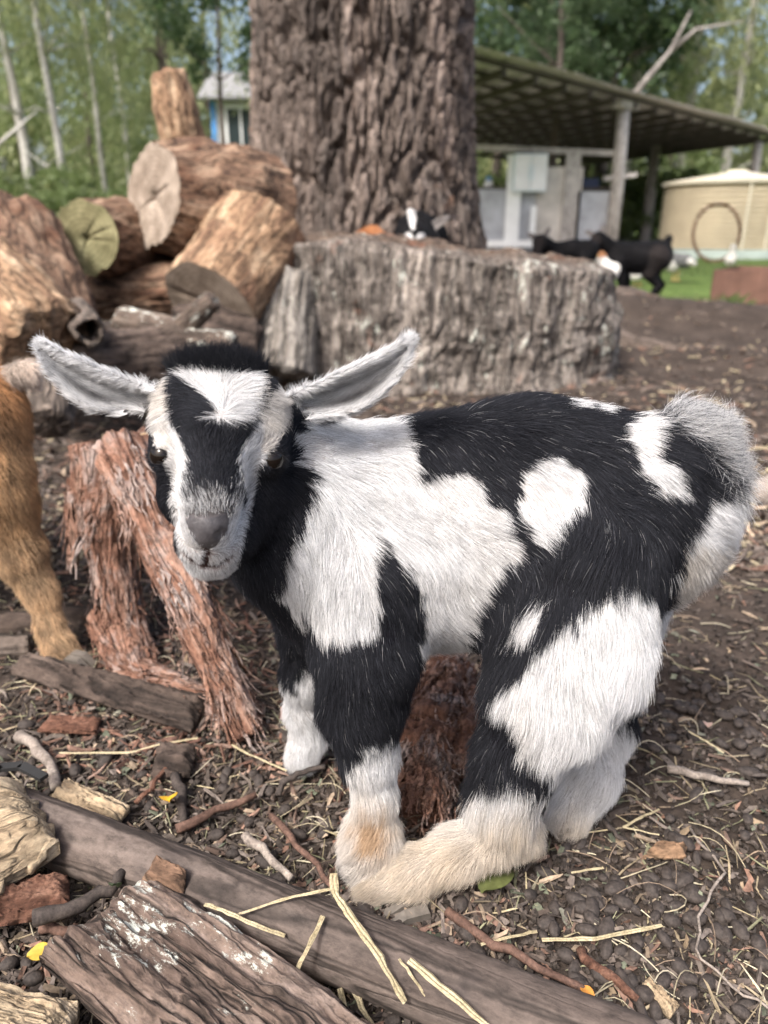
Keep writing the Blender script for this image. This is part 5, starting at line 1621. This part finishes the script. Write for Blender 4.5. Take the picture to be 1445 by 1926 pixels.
    for (x, y) in ((297, 858), (521, 866)):
        lid = np.maximum(lid, np.hypot((px0[:, 0] - x) / 19, (px0[:, 1] - y) / 15) < 1)
    c = np.where((lid > 0)[:, None], GREY * 0.25, c)
    return c, wv

grp, flow, hl, lift, gi = g.owner(gv)
vc, _ = coat(gv, grp, gi, 4, skin=True)
px = project(gv)
bare = in_poly(px, NOSE_POLY) & (gv[:, 1] < 0.365)
pink = np.array([0.42, 0.30, 0.28])
md = np.full(len(gv), 9.0)
for a, b in list(zip(MOUTH[:-1], MOUTH[1:])) + list(zip(PHIL[:-1], PHIL[1:])):
    md = np.minimum(md, sd_cone(gv, a, b, 0, 0))
vc = vc * 0.8
vc = np.where((vc.max(1) > 0.3)[:, None], vc * np.array([0.52, 0.50, 0.49]), vc)  # skin under white hair darkened, painting shade between the strands
lipm = (grp == 'muzzle') & (md < 0.006)
vc[lipm] = vc[lipm] * 0.75 + pink * 0.25
vc[bare] = np.array([0.085, 0.078, 0.082]) * (1 + 0.3 * vnoise(gv[bare] / 0.004, 3))[:, None]
vc[md < 0.0021] = np.array([0.05, 0.03, 0.028])
gme = mesh_np("goat_kid_body", gv, gq)
set_col(gme, 'skin_color', np.clip(vc, 0, 1))
goat = link("goat_kid", gme, M_SKIN, label="black and white kid goat standing hunched in the foreground, looking at the camera", category="goat")

M_NOSE, _nt, _b = new_mat("nose_skin")
_n = noise(_nt, coords(_nt), 900, 3, 0.6)
_nt.links.new(ramp(_nt, noise(_nt, coords(_nt), 160, 3, 0.6), [(0.3, (0.035, 0.032, 0.035)), (0.7, (0.075, 0.07, 0.074))]), _b.inputs['Base Color'])
_b.inputs['Roughness'].default_value = 0.42; _b.inputs['Specular IOR Level'].default_value = 0.5
bump(_nt, _b, _n, 0.5, 0.0006)
_fq = gq[bare[gq].all(1)]
_uq, _inv = np.unique(_fq, return_inverse=True)
link("nose", mesh_np("nose", gv[_uq] + gn[_uq] * 0.0005, _inv.reshape(-1, 4)), M_NOSE, goat)

for p, n in EYE_C:
    ellipsoid(MB(), p - n * 0.0065, (0.0068, 0.0068, 0.0068), n=24, m=16).build("eye", M_EYE, goat, smooth_shade=True)

def hoof(parent, toe, heel, w, hgt):
    """cloven hoof: two claws side by side"""
    toe, heel = Vector(toe), Vector(heel)
    d = (toe - heel); d.z = 0
    L = d.length; d.normalize(); s = Vector((-d.y, d.x, 0))
    mb = MB()
    for q in (-1, 1):
        o = heel + s * q * w * 0.27
        prof = [(-0.1, 0), (1.0, 0), (0.95, 0.35), (0.55, 0.95), (0.0, 1.0)]
        v = []
        for side, ws in ((-1, 0.22), (1, 0.22)):
            for l, h in prof:
                v.append(o + d * l * L + s * side * ws * w * (1 - 0.35 * max(0, l - 0.3)) + Vector((0, 0, h * hgt)))
        f = [(0, 1, 2, 3, 4), (9, 8, 7, 6, 5)] + [(i, 5 + i, 5 + (i + 1) % 5, (i + 1) % 5) for i in range(5)]
        mb.add(v, f)
    return mb.build("hoof", M_HOOF, parent)

for tx, ty, hx, hy in ((655, 1648, 695, 1635), (550, 1444, 580, 1440), (722, 1742, 800, 1722), (1042, 1570, 1075, 1562)):
    hoof(goat, atz(tx, ty, 0.0), atz(hx, hy, 0.0), 0.018, 0.012)

N_HAIR = 520000
wgt = np.where(gn[:, 1] < 0.3, 1.0, 0.55) * np.where(bare, 0, 1) * np.where(md < 0.0020, 0, 1)
wgt = wgt * np.where((grp == 'head') | (grp == 'muzzle'), 1.8, np.where(grp == 'ear', 2.6, 1.0))
for p, n in EYE_C:
    wgt = wgt * (np.linalg.norm(gv - p, axis=1) > 0.0056)
p, nn = sample_surface(gv, gq, N_HAIR, gn, wgt)
gr, fl, ln, lf, gi2 = g.owner(p)
_, wv_ = coat(p, gr, gi2)
px = project(p)
# local changes of length and set: forehead whorl, crown tuft, rump, thigh fringe
head = (gr == 'head')
fore = head & (px[:, 1] < 800)
wx, wy = 405, 745
fl[fore] = np.stack([(px[fore, 0] - wx) / 60, 0.15 * np.ones(fore.sum()), -(px[fore, 1] - wy) / 60], -1)
ln[fore] = np.where(wv_[fore], 0.010, 0.006)
tuft = head & (px[:, 1] < 705) & (nn[:, 2] > 0.35) & (p[:, 1] > 0.385)
fl[tuft] = np.stack([RNG.normal(size=tuft.sum()) * 0.3, np.full(tuft.sum(), 0.1), np.ones(tuft.sum())], -1)
ln[tuft] = 0.0125; lf[tuft] = 0.8
dn = head & (px[:, 1] > 800) & (px[:, 1] < 960) & (np.abs(px[:, 0] - 405) < 75)
fl[dn] = np.stack([(px[dn, 0] - 400) / 70, np.full(dn.sum(), 0.1), np.ones(dn.sum())], -1)
ln *= RNG.uniform(0.6, 1.15, len(ln)) * (1 + 0.25 * vnoise(p / 0.03, 9))
fl = fl + 0.5 * np.stack([vnoise(p / 0.028, 41), np.zeros(len(p)), vnoise(p / 0.028, 43)], -1)
tl = gr == 'tail'
fl[tl] += RNG.normal(size=(tl.sum(), 3)) * 0.35
S = strands(p, nn, fl, ln, lf)
td = nn[tuft] * 0.45 + np.stack([RNG.normal(size=tuft.sum()) * 0.38, RNG.normal(size=tuft.sum()) * 0.25 - 0.05, np.full(tuft.sum(), 0.9)], -1)
td /= np.linalg.norm(td, axis=1, keepdims=True)
tt_ = np.linspace(0, 1, S.shape[1])[None, :, None]
S[tuft] = p[tuft][:, None, :] + td[:, None, :] * tt_ * (ln[tuft] * 1.05)[:, None, None] + np.array([0.0, -0.006, -0.002]) * tt_ ** 2 * RNG.uniform(0, 1, tuft.sum())[:, None, None]
S[:, :, 2] = np.maximum(S[:, :, 2], 0.002)
Cq = S[:, 3].copy(); Cq[tuft] = p[tuft]
col_, wv_ = coat(Cq, gr, gi2)
rr = np.linspace(1, 0.12, S.shape[1]) ** 0.8
base_r = np.where((gr == 'head') | (gr == 'muzzle') | (gr == 'ear') | (gr == 'eyelid'), 0.000092, 0.000105)
radii = base_r[:, None] * rr[None] * RNG.uniform(0.7, 1.3, len(p))[:, None]
col_ = col_ * (RNG.uniform(0.62, 1.25, len(p)) * (1 + 0.12 * vnoise(p / 0.007, 77)))[:, None]
sheen_wisp = (~wv_) & (RNG.random(len(p)) < 0.12) & ~np.isin(gr, ['ear', 'tail'])
col_[sheen_wisp] = np.array([0.035, 0.035, 0.043])  # bluish-grey strands paint a sheen into the black coat
col_[tuft] = BLACK
# single pale guard hairs in the black coat
pale = (~wv_) & (RNG.random(len(p)) < 0.009) & ~np.isin(gr, ['head', 'muzzle', 'ear', 'eyelid', 'tail'])
col_[pale] = WHITE * 0.4
hair_object("coat", S, radii, np.clip(col_, 0, 1), M_HAIR, goat)

# ---------------------------------------------------------------- the other animals
def grow(b, name, h, label, category, cols, n_hair, hair_r, hair_k=4, group=None, mat=None, wav=0.12, seed=1, weight=None, skin=0.8):
    """mesh and coat for a Beast; cols(p, grp) gives the coat colour"""
    lo, hi = b.bounds(0.03)
    v, q = surface_nets(b.field, lo, hi, h)
    nn = grad(b.field, v, h * 0.5)
    gr, fl, ln, lf, gi = b.owner(v)
    me = mesh_np(name, v, q)
    set_col(me, 'skin_color', np.clip(cols(v, gr) * skin, 0, 1))
    o = link(name, me, M_SKIN, label=label, category=category)
    if group:
        o["group"] = group
    if n_hair:
        rg = np.random.default_rng(seed)
        p, n2 = sample_surface(v, q, n_hair, nn, weight(v) if weight else None, rg)
        gr, fl, ln, lf, gi = b.owner(p)
        ln = ln * rg.uniform(0.6, 1.2, n_hair)
        S = strands(p, n2, fl, ln, lf, hair_k, wav=wav, rng=rg)
        S[:, :, 2] = np.maximum(S[:, :, 2], 0.002)
        rr = np.linspace(1, 0.15, hair_k)[None] * hair_r * rg.uniform(0.7, 1.3, n_hair)[:, None]
        hair_object("coat", S, rr, np.clip(cols(p, gr) * rg.uniform(0.5, 1.4, n_hair)[:, None], 0, 1), M_HAIR, o)
    return o

# brown kid leaving at the left edge
b = Beast()
b.limb([(-420, 800, 0.80, 150), (-165, 800, 0.76, 160), (-92, 790, 0.74, 122)], 'trunk', (0.5, 0, -0.85), 0.012, 0.25, k=0.03)
b.limb([(-78, 800, 0.72, 112), (-36, 930, 0.70, 84), (32, 1035, 0.69, 44)], 'thigh', (0.15, 0, -1), 0.012, 0.25, k=0.03)
b.limb([(32, 1035, 0.69, 44), (76, 1112, 0.685, 28), (94, 1175, 0.675, 21), (112, 1216, 0.665, 24), (140, 1240, 0.66, 20)], 'shank', None, 0.009, 0.3)
b.limb([(-180, 820, 0.86, 100), (-140, 1000, 0.86, 50), (-120, 1110, 0.86, 28), (-105, 1150, 0.85, 24)], 'shank', None, 0.01, 0.3)
b.limb([(-420, 830, 0.72, 90), (-430, 1050, 0.70, 40), (-430, 1180, 0.69, 28)], 'shank', None, 0.01, 0.3)
b.limb([(-440, 830, 0.88, 90), (-430, 1000, 0.88, 40), (-420, 1080, 0.88, 28)], 'shank', None, 0.01, 0.3)
b.limb([(-420, 760, 0.80, 110), (-560, 600, 0.80, 80)], 'trunk', (0.3, 0, -0.9), 0.012, 0.25, k=0.03)
b.limb([(-560, 560, 0.80, 80), (-640, 640, 0.74, 50)], 'head', (-0.5, 0, -0.9), 0.006, 0.25, k=0.02)
b.limb([(30, 700, 0.745, 17), (52, 700, 0.75, 13), (62, 715, 0.755, 7)], 'tail', (0.5, 0, -0.8), 0.014, 0.4)
def brown(p, gr):
    px = project(p)
    c = np.tile(np.array([0.46, 0.29, 0.15]), (len(p), 1))
    t = smooth(900, 700, px[:, 1])[:, None]
    c = c * (1 - t) + np.array([0.42, 0.215, 0.09]) * t
    t = smooth(960, 1080, px[:, 1])[:, None] * 0.6
    c = c * (1 - t) + np.array([0.46, 0.33, 0.21]) * t
    c[gr == 'tail'] = np.array([0.62, 0.52, 0.44])
    c = c * (1 + 0.35 * vnoise(p / 0.012, 8) + 0.25 * vnoise(p / 0.004, 9))[:, None]
    return np.clip(c, 0.01, 1)
bk_ = grow(b, "goat_kid", 0.0032, "ginger brown kid goat walking out of the picture at the left edge", "goat", brown, 130000, 0.00019, 5, wav=0.2, skin=0.3, weight=lambda v: np.where(v[:, 0] > -0.55, 1.0, 0.06))  # skin much darker than the coat: painted shade between its hairs
hoof(bk_, atz(176, 1262), atz(135, 1256), 0.020, 0.016)

# kids behind the stump
def blackcoat(p, gr):
    c = np.tile(np.array([0.007, 0.0065, 0.007]), (len(p), 1))
    c = c * (1 + 0.8 * smooth(0.1, 0.6, vnoise(p / 0.05, 12)))[:, None]
    c[gr == 'white'] = np.array([0.50, 0.49, 0.48])
    c[gr == 'brownish'] = np.array([0.022, 0.018, 0.017])
    c[gr == 'grey'] = np.array([0.22, 0.20, 0.19])
    return c
Yk = 4.75
b = Beast()
b.limb([(1160, 484, Yk, 29), (1200, 485, Yk, 27), (1236, 482, Yk, 29)], 'black', (0.8, 0, -0.5), 0.012, 0.3, k=0.03)
b.limb([(1236, 486, Yk - 0.05, 24), (1222, 515, Yk - 0.05, 12)], 'brownish', None, 0.012, 0.3, k=0.02)
b.limb([(1222, 515, Yk - 0.05, 12), (1238, 538, Yk - 0.05, 6)], 'black', None, 0.010, 0.3, k=0.015)
b.limb([(1238, 538, Yk - 0.05, 6), (1222, 558, Yk - 0.06, 5), (1210, 563, Yk - 0.07, 6)], 'black', None, 0.008, 0.3, k=0.008)
b.limb([(1240, 490, Yk + 0.09, 18), (1232, 518, Yk + 0.08, 8), (1246, 536, Yk + 0.08, 5), (1236, 554, Yk + 0.07, 5)], 'black', None, 0.008, 0.3, k=0.015)
b.limb([(1160, 492, Yk - 0.05, 17), (1170, 525, Yk - 0.05, 7), (1168, 562, Yk - 0.05, 5)], 'black', None, 0.010, 0.3, k=0.02)
b.limb([(1165, 492, Yk + 0.08, 17), (1178, 525, Yk + 0.08, 7), (1180, 556, Yk + 0.08, 5)], 'black', None, 0.010, 0.3, k=0.02)
b.limb([(1250, 472, Yk, 9), (1258, 450, Yk, 7)], 'black', (0, 0, 1), 0.014, 0.4, k=0.012)
b.limb([(1155, 478, Yk, 20), (1136, 460, Yk - 0.03, 15), (1126, 450, Yk - 0.05, 14)], 'black', (0.5, 0, -0.8), 0.010, 0.3, k=0.02)
b.limb([(1124, 450, Yk - 0.05, 13), (1114, 466, Yk - 0.12, 8)], 'brownish', (0, 0, -1), 0.006, 0.3, k=0.012)
b.ear(at(1130, 442, Yk - 0.04), at(1136, 422, Yk - 0.04), (1, 0, 0.2), (0, -1, 0), 0.017, 0.005, 0.005, 'grey', 0.006)
b.ear(at(1116, 442, Yk - 0.04), at(1100, 434, Yk - 0.04), (0.4, 0, 1), (0, -1, 0), 0.016, 0.005, 0.005, 'grey', 0.006)
grow(b, "goat_kid", 0.006, "black kid goat standing on soil right of the stump, tail raised", "goat", blackcoat, 14000, 0.0005, 4, "black kids beyond the stump")
Yk = 4.45
b = Beast()
b.limb([(1040, 476, Yk, 18), (1075, 474, Yk, 20), (1104, 474, Yk, 22)], 'black', (0.8, 0, -0.5), 0.012, 0.3, k=0.03)
b.limb([(1042, 474, Yk, 16), (1026, 462, Yk - 0.03, 14), (1016, 455, Yk - 0.06, 14)], 'black', (0.5, 0, -0.8), 0.010, 0.3, k=0.02)
b.limb([(1015, 457, Yk - 0.08, 12), (1008, 476, Yk - 0.13, 8)], 'brownish', (0, 0, -1), 0.006, 0.3, k=0.012)
b.ear(at(1023, 446, Yk - 0.05), at(1036, 426, Yk - 0.05), (1, 0, 0.3), (0, -1, 0), 0.017, 0.005, 0.005, 'grey', 0.006)
b.ear(at(1008, 448, Yk - 0.05), at(991, 438, Yk - 0.05), (0.4, 0, 1), (0, -1, 0), 0.016, 0.005, 0.005, 'grey', 0.006)
for x, dy in ((1050, -0.06), (1054, 0.07), (1100, -0.06), (1104, 0.07)):
    b.limb([(x, 485, Yk + dy, 11), (x + 2, 535, Yk + dy, 6), (x, 577, Yk + dy, 5)], 'black', None, 0.010, 0.3, k=0.02)
grow(b, "goat_kid", 0.006, "black kid goat facing the camera over the right end of the stump", "goat", blackcoat, 12000, 0.0005, 4, "black kids beyond the stump")

# two kids resting on the back of the stump, seen from behind
Yk = 2.66
b = Beast()
b.limb([(783, 430, Yk + 0.06, 32), (783, 446, Yk + 0.03, 31)], 'black', (0, 0.2, -0.9), 0.010, 0.35, k=0.02)
b.limb([(760, 452, Yk + 0.05, 18), (808, 450, Yk + 0.05, 20)], 'black', (0, -0.2, -1), 0.010, 0.35, k=0.02)
b.limb([(781, 440, Yk - 0.02, 21), (780, 452, Yk - 0.05, 17)], 'face', (0, -0.1, -1), 0.006, 0.3, k=0.012)
b.limb([(776, 418, Yk + 0.02, 11), (772, 401, Yk + 0.02, 8)], 'face', (0, 0, 1), 0.008, 0.35, k=0.012)
b.limb([(783, 440, Yk + 0.14, 40), (800, 450, Yk + 0.26, 42)], 'black', (0, 0.6, -0.6), 0.012, 0.3, k=0.02)
b.ear(at(808, 430, Yk + 0.05), at(846, 407, Yk + 0.05), (0.3, 0, 1), (0, -1, 0), 0.015, 0.005, 0.005, 'grey', 0.008)
def faced(p, gr):
    c = blackcoat(p, gr)
    q = project(p)
    m = in_poly(q, [(763, 388), (781, 388), (783, 412), (779, 432), (774, 432), (768, 412)])
    for x in (768, 793):
        m |= np.hypot((q[:, 0] - x) / 10, (q[:, 1] - 450) / 13) < 1
    c[m & (p[:, 1] < Yk + 0.08) & (gr != 'grey')] = np.array([0.55, 0.54, 0.53])
    return c
grow(b, "goat_kid", 0.004, "black and white kid with a white blaze resting on the stump", "goat", faced, 14000, 0.0004, 4)
b = Beast()
b.limb([(682, 452, Yk, 17), (700, 446, Yk, 18), (715, 452, Yk, 15)], 'trunk', (0.4, 0, -0.9), 0.012, 0.35, k=0.02)
b.limb([(735, 456, Yk - 0.02, 13), (750, 458, Yk - 0.02, 10)], 'trunk', (0.6, 0, -0.8), 0.010, 0.35, k=0.02)
b.limb([(715, 455, Yk, 12), (735, 457, Yk - 0.01, 11)], 'trunk', (0.6, 0, -0.8), 0.010, 0.35, k=0.015)
b.limb([(660, 462, Yk, 10), (682, 456, Yk, 14)], 'trunk', (-0.6, 0, -0.8), 0.010, 0.35, k=0.015)
grow(b, "goat_kid", 0.005, "ginger kid goat curled up asleep on the stump", "goat", lambda p, gr: np.tile(np.array([0.42, 0.19, 0.085]), (len(p), 1)) * (1 + 0.25 * vnoise(p / 0.03, 3))[:, None], 7000, 0.0005, 4)

# poultry beyond the stump
def plumage(p, gr):
    c = np.tile(np.array([0.72, 0.70, 0.66]), (len(p), 1)) * (1 + 0.15 * vnoise(p / 0.03, 2))[:, None]
    c[gr == 'dark'] = np.array([0.07, 0.07, 0.075])
    c[gr == 'grey'] = np.array([0.17, 0.17, 0.17])
    c[gr == 'tan'] = np.array([0.35, 0.17, 0.08])
    c[gr == 'red'] = np.array([0.45, 0.12, 0.08])
    return c
M_BEAK = plain_mat("beak_and_legs", (0.45, 0.30, 0.12), 0.6, 0.2)
def bird(parts, name, label, Y, feet, beak, h=0.008):
    b = Beast()
    for pts, grp_, fl in parts:
        b.limb([(x, y, Y + dy, r) for x, y, dy, r in pts], grp_, fl, 0.012, 0.2, k=0.02)
    o = grow(b, name, h, label, "bird", plumage, 3500, 0.0011, 3)
    for x, y in feet:
        p0 = Vector(at(x, y, Y)); g0 = Vector((p0.x, p0.y, 0.0))
        mb = MB().tube([p0, g0], 0.006, 6)
        for a in (-0.7, 0, 0.7):
            mb.tube([g0 + Vector((0, 0, 0.005)), g0 + Vector((0.03 * math.sin(a), -0.03 * math.cos(a), 0.004))], 0.004, 5)
        mb.build("leg", M_BEAK, o)
    (x0, y0), (x1, y1) = beak
    MB().tube([at(x0, y0, Y), at(x1, y1, Y)], [0.009, 0.002], 6).build("beak", M_BEAK, o)
    return o
bird([([(1140, 505, 0, 14), (1146, 512, 0, 16), (1156, 505, 0, 10)], 'white', (0.4, 0, -0.8)), ([(1138, 497, 0, 9), (1133, 484, 0, 6)], 'white', (0, 0, -1)), ([(1133, 482, 0, 6), (1132, 478, 0, 5)], 'tan', (0, 0, -1))], "hen", "white hen with a tan head in front of the black kids", 4.25, [(1143, 520), (1150, 520)], ((1129, 480), (1123, 483)))
bird([([(1185, 516, 0, 9), (1208, 512, 0, 11)], 'dark', (0.7, 0, -0.5)), ([(1192, 520, -0.04, 6), (1199, 520, -0.04, 6)], 'white', (0.7, 0, -0.5)), ([(1182, 514, 0, 5), (1176, 508, 0, 4)], 'dark', (0, 0, -1))], "hen", "dark hen with a white wing seen beneath the black kid's belly", 6.0, [(1194, 528), (1203, 528)], ((1174, 508), (1169, 510)))
bird([([(1258, 496, 0, 13), (1264, 500, 0, 12)], 'white', (0.4, 0, -0.8)), ([(1270, 490, 0, 13), (1290, 492, 0, 12), (1303, 494, 0, 7)], 'grey', (0.8, 0, -0.2)), ([(1299, 492, -0.06, 5), (1305, 496, -0.06, 5)], 'white', (0.8, 0, -0.2)), ([(1252, 492, 0, 7), (1248, 484, 0, 5)], 'white', (0, 0, -1))], "duck", "grey and white duck on the grass behind the black kid's tail", 6.6, [(1268, 508), (1276, 508)], ((1245, 484), (1238, 486)))
bird([([(1377, 484, 0, 8), (1374, 489, 0, 10)], 'white', (0, 0, -1)), ([(1376, 478, 0, 5), (1380, 466, 0, 4), (1379, 463, 0, 4)], 'white', (0, 0, -1))], "hen", "white hen standing upright before the water tank", 8.6, [(1372, 497), (1377, 497)], ((1382, 463), (1387, 464)), 0.010)

# ---------------------------------------------------------------- droppings and loose litter
def scatter(n, x0, x1, y0, y1, rng):
    """positions spread evenly over a stretch of the picture, dropped on the ground"""
    x = rng.uniform(x0, x1, n); y = rng.uniform(y0, y1, n)
    d = _f[None] + ((x - 722.5) / FPX)[:, None] * _r + ((963 - y) / FPX)[:, None] * _u
    p = _c + d * ((-CAM_H) / d[:, 2])[:, None]
    p[:, 2] = ground_h(p[:, 0], p[:, 1])
    return p

def tint_mat(name, rough=0.85, spec=0.2, scale=250):
    m, nt, b = new_mat(name)
    n = noise(nt, coords(nt), scale, 4, 0.7)
    nt.links.new(mix(nt, 1.0, attr(nt, 'tint'), ramp(nt, n, [(0.3, (0.55,) * 3), (0.7, (1.25,) * 3)]), 'MULTIPLY'), b.inputs['Base Color'])
    b.inputs['Roughness'].default_value = rough; b.inputs['Specular IOR Level'].default_value = spec
    bump(nt, b, n, 0.5, 0.001)
    return m
M_LITTER = tint_mat("litter_bits")
M_PELLET = plain_mat("dropping", (0.042, 0.034, 0.030), 0.7, 0.5, 300, 0.25, bump_s=0.4)

rng = np.random.default_rng(21)
pm = []
for k in range(6):
    mb = ellipsoid(MB(), (0, 0, 0), (0.0062 + 0.0006 * k, 0.0046 + 0.0003 * (k % 3), 0.0042), n=8, m=6)
    vv = np.array([tuple(q) for q in mb.v]); vv = vv * (1 + 0.10 * vnoise(vv / 0.005 + k * 3, k))[:, None]
    me = bpy.data.meshes.new("dropping"); me.from_pydata(vv.tolist(), [], mb.f)
    me.polygons.foreach_set('use_smooth', [True] * len(me.polygons)); me.materials.append(M_PELLET); pm.append(me)
pp = np.concatenate([scatter(195, 860, 1440, 1180, 1930, rng), scatter(75, 200, 760, 1380, 1930, rng), scatter(30, 0, 200, 1300, 1900, rng)])
# droppings lie in small heaps
heap = np.array([atz(x, y) for x, y in ((1275, 1320), (1320, 1310), (1300, 1690), (1240, 1650), (1140, 1740), (1380, 1390), (1190, 1850))])
for i in range(0, 90):
    h = heap[i % len(heap)]
    pp[i, :2] = h[:2] + rng.normal(size=2) * 0.022
for i, q in enumerate(pp):
    o = bpy.data.objects.new("dropping", pm[i % 6]); COL.objects.link(o)
    s = rng.uniform(0.65, 1.1)
    o.location = (q[0], q[1], ground_h(np.array([q[0]]), np.array([q[1]]))[0] + 0.0046 * s)
    o.rotation_euler = (rng.normal() * 0.3, rng.normal() * 0.3, rng.uniform(0, 6.28)); o.scale = (s, s, s)
    o["label"] = "small dark oval goat dropping lying loose on the soil"; o["category"] = "dropping"; o["group"] = "goat droppings strewn on the soil"

def bits(name, p, L, W, H, cols, seed, lift=0.25, jag=0.35, **tags):
    """loose splinters: bent, tapered five-sided slivers, each with its own tint"""
    rng = np.random.default_rng(seed)
    n = len(p)
    l = rng.uniform(*L, n); w = rng.uniform(*W, n); h = rng.uniform(*H, n)
    yaw = rng.uniform(0, 2 * np.pi, n); pit = rng.normal(0, lift, n); rol = rng.normal(0, 0.5, n)
    tmpl = []
    for sx, ws in ((-1, 0.75), (0, 1.0), (1, 0.5)):
        for sy, sz in ((-1, -0.3), (0, 1), (1, -0.2), (0.1, -1)):
            tmpl.append((sx, sy * ws, sz * (1.0 if sx == 0 else 0.7)))
    tm = np.array(tmpl)
    v = np.repeat(tm[None], n, 0) * np.stack([l, w, h], -1)[:, None, :] / 2
    v = v + rng.normal(size=v.shape) * np.stack([l * 0.06, w * jag * 0.5, h * jag * 0.4], -1)[:, None, :]
    bend = rng.normal(0, 0.12, n)
    v[:, :, 1] += bend[:, None] * l[:, None] * (tm[None, :, 0] ** 2)
    cr, sr = np.cos(rol)[:, None], np.sin(rol)[:, None]
    v = np.stack([v[..., 0], v[..., 1] * cr - v[..., 2] * sr, v[..., 1] * sr + v[..., 2] * cr], -1)
    cp, sp = np.cos(pit)[:, None], np.sin(pit)[:, None]
    v = np.stack([v[..., 0] * cp - v[..., 2] * sp, v[..., 1], v[..., 0] * sp + v[..., 2] * cp], -1)
    cy, sy = np.cos(yaw)[:, None], np.sin(yaw)[:, None]
    v = np.stack([v[..., 0] * cy - v[..., 1] * sy, v[..., 0] * sy + v[..., 1] * cy, v[..., 2]], -1)
    z = p[:, 2] + h * 0.4 + np.abs(np.sin(pit)) * l * 0.3 + rng.uniform(0, 0.003, n)
    v = v + np.stack([p[:, 0], p[:, 1], z], -1)[:, None, :]
    f = []
    for s in (0, 4):
        for k in range(4):
            f.append((s + k, s + (k + 1) % 4, s + 4 + (k + 1) % 4, s + 4 + k))
    f += [(3, 2, 1, 0), (8, 9, 10, 11)]
    F = (np.array(f)[None] + (np.arange(n) * 12)[:, None, None]).reshape(-1, 4)
    me = mesh_np(name, v.reshape(-1, 3), F, False)
    ci = rng.integers(len(cols), size=n)
    c = np.array(cols)[ci] * rng.uniform(0.6, 1.3, n)[:, None]
    set_col(me, 'tint', np.repeat(np.clip(c, 0, 1), 12, 0))
    return link(name, me, M_LITTER, None, **tags)

WOODC = [(0.085, 0.065, 0.054), (0.12, 0.082, 0.064), (0.17, 0.105, 0.08), (0.14, 0.115, 0.10), (0.075, 0.06, 0.05), (0.26, 0.20, 0.145), (0.065, 0.052, 0.045), (0.11, 0.09, 0.076)]
rng = np.random.default_rng(5)
bits("bark_litter", np.concatenate([scatter(5600, -350, 950, 1060, 2150, rng), scatter(1000, 850, 1750, 1000, 2150, rng)]), (0.004, 0.022), (0.0014, 0.005), (0.001, 0.003), WOODC, 31, kind="stuff")
bits("soil_crumbs", scatter(22000, -350, 1800, 880, 2150, rng), (0.0015, 0.006), (0.0015, 0.0045), (0.001, 0.0035), [(0.046, 0.037, 0.031), (0.063, 0.05, 0.043), (0.09, 0.073, 0.063), (0.032, 0.026, 0.022)], 32, jag=0.6, kind="stuff")
bits("chopped_straw", np.concatenate([scatter(2300, -350, 1800, 800, 2150, rng), scatter(500, -100, 700, 1100, 1700, rng)]), (0.008, 0.034), (0.0006, 0.0015), (0.0005, 0.0012), [(0.32, 0.27, 0.17), (0.26, 0.21, 0.14), (0.40, 0.36, 0.26), (0.2, 0.165, 0.115), (0.18, 0.175, 0.11)], 33, lift=0.18, jag=0.1, kind="stuff")
bits("dry_leaf_scraps", scatter(1700, -350, 1800, 1000, 2150, rng), (0.004, 0.013), (0.002, 0.005), (0.0004, 0.001), [(0.13, 0.14, 0.10), (0.17, 0.165, 0.13), (0.11, 0.12, 0.085), (0.24, 0.18, 0.12), (0.16, 0.125, 0.09), (0.22, 0.13, 0.095)], 34, lift=0.5, jag=0.6, kind="stuff")
bits("yard_litter", scatter(16000, -500, 2000, 575, 1080, rng), (0.008, 0.035), (0.003, 0.010), (0.002, 0.006), WOODC + [(0.12, 0.095, 0.08)] * 2 + [(0.33, 0.28, 0.19)], 35, kind="stuff")
bits("red_bark_crumbs", np.concatenate([scatter(1100, 640, 960, 1230, 1600, rng), scatter(900, 60, 620, 1080, 1460, rng)]), (0.004, 0.024), (0.0012, 0.004), (0.001, 0.003), [(0.15, 0.082, 0.06), (0.21, 0.125, 0.092), (0.10, 0.055, 0.042), (0.28, 0.19, 0.15), (0.09, 0.07, 0.06)], 36, lift=0.4, kind="stuff")
def fine_roots():
    rng = np.random.default_rng(77)
    p = scatter(260, -200, 1650, 1080, 2100, rng)
    V, F = [], []
    for q in p:
        k = 7; L = rng.uniform(0.02, 0.06); a = rng.uniform(0, 6.28); w = rng.normal() * 0.22; r = rng.uniform(0.00025, 0.0005)
        c = np.array(q) + [0, 0, 0.003]
        b0 = len(V)
        arch = rng.uniform(0, 0.012)
        for j in range(k):
            t = j / (k - 1)
            d = np.array([np.cos(a), np.sin(a), 0])
            s = np.array([-d[1], d[0], 0])
            cc = c + np.array([0, 0, arch * math.sin(math.pi * t)])
            V += [cc - s * r, cc + s * r, cc + [0, 0, r * 1.6]]
            c = c + d * L / k; a += w
        for j in range(k - 1):
            i = b0 + j * 3
            F += [(i, i + 1, i + 4, i + 3), (i + 1, i + 2, i + 5, i + 4), (i + 2, i, i + 3, i + 5)]
    me = mesh_np("fine_stems", np.array(V), np.array(F), False)
    c = np.array([(0.30, 0.26, 0.18), (0.20, 0.15, 0.11), (0.36, 0.32, 0.24)])[rng.integers(3, size=len(p))]
    set_col(me, 'tint', np.repeat(c, 21, 0))
    link("fine_stems", me, M_LITTER, None, kind="stuff")
fine_roots()
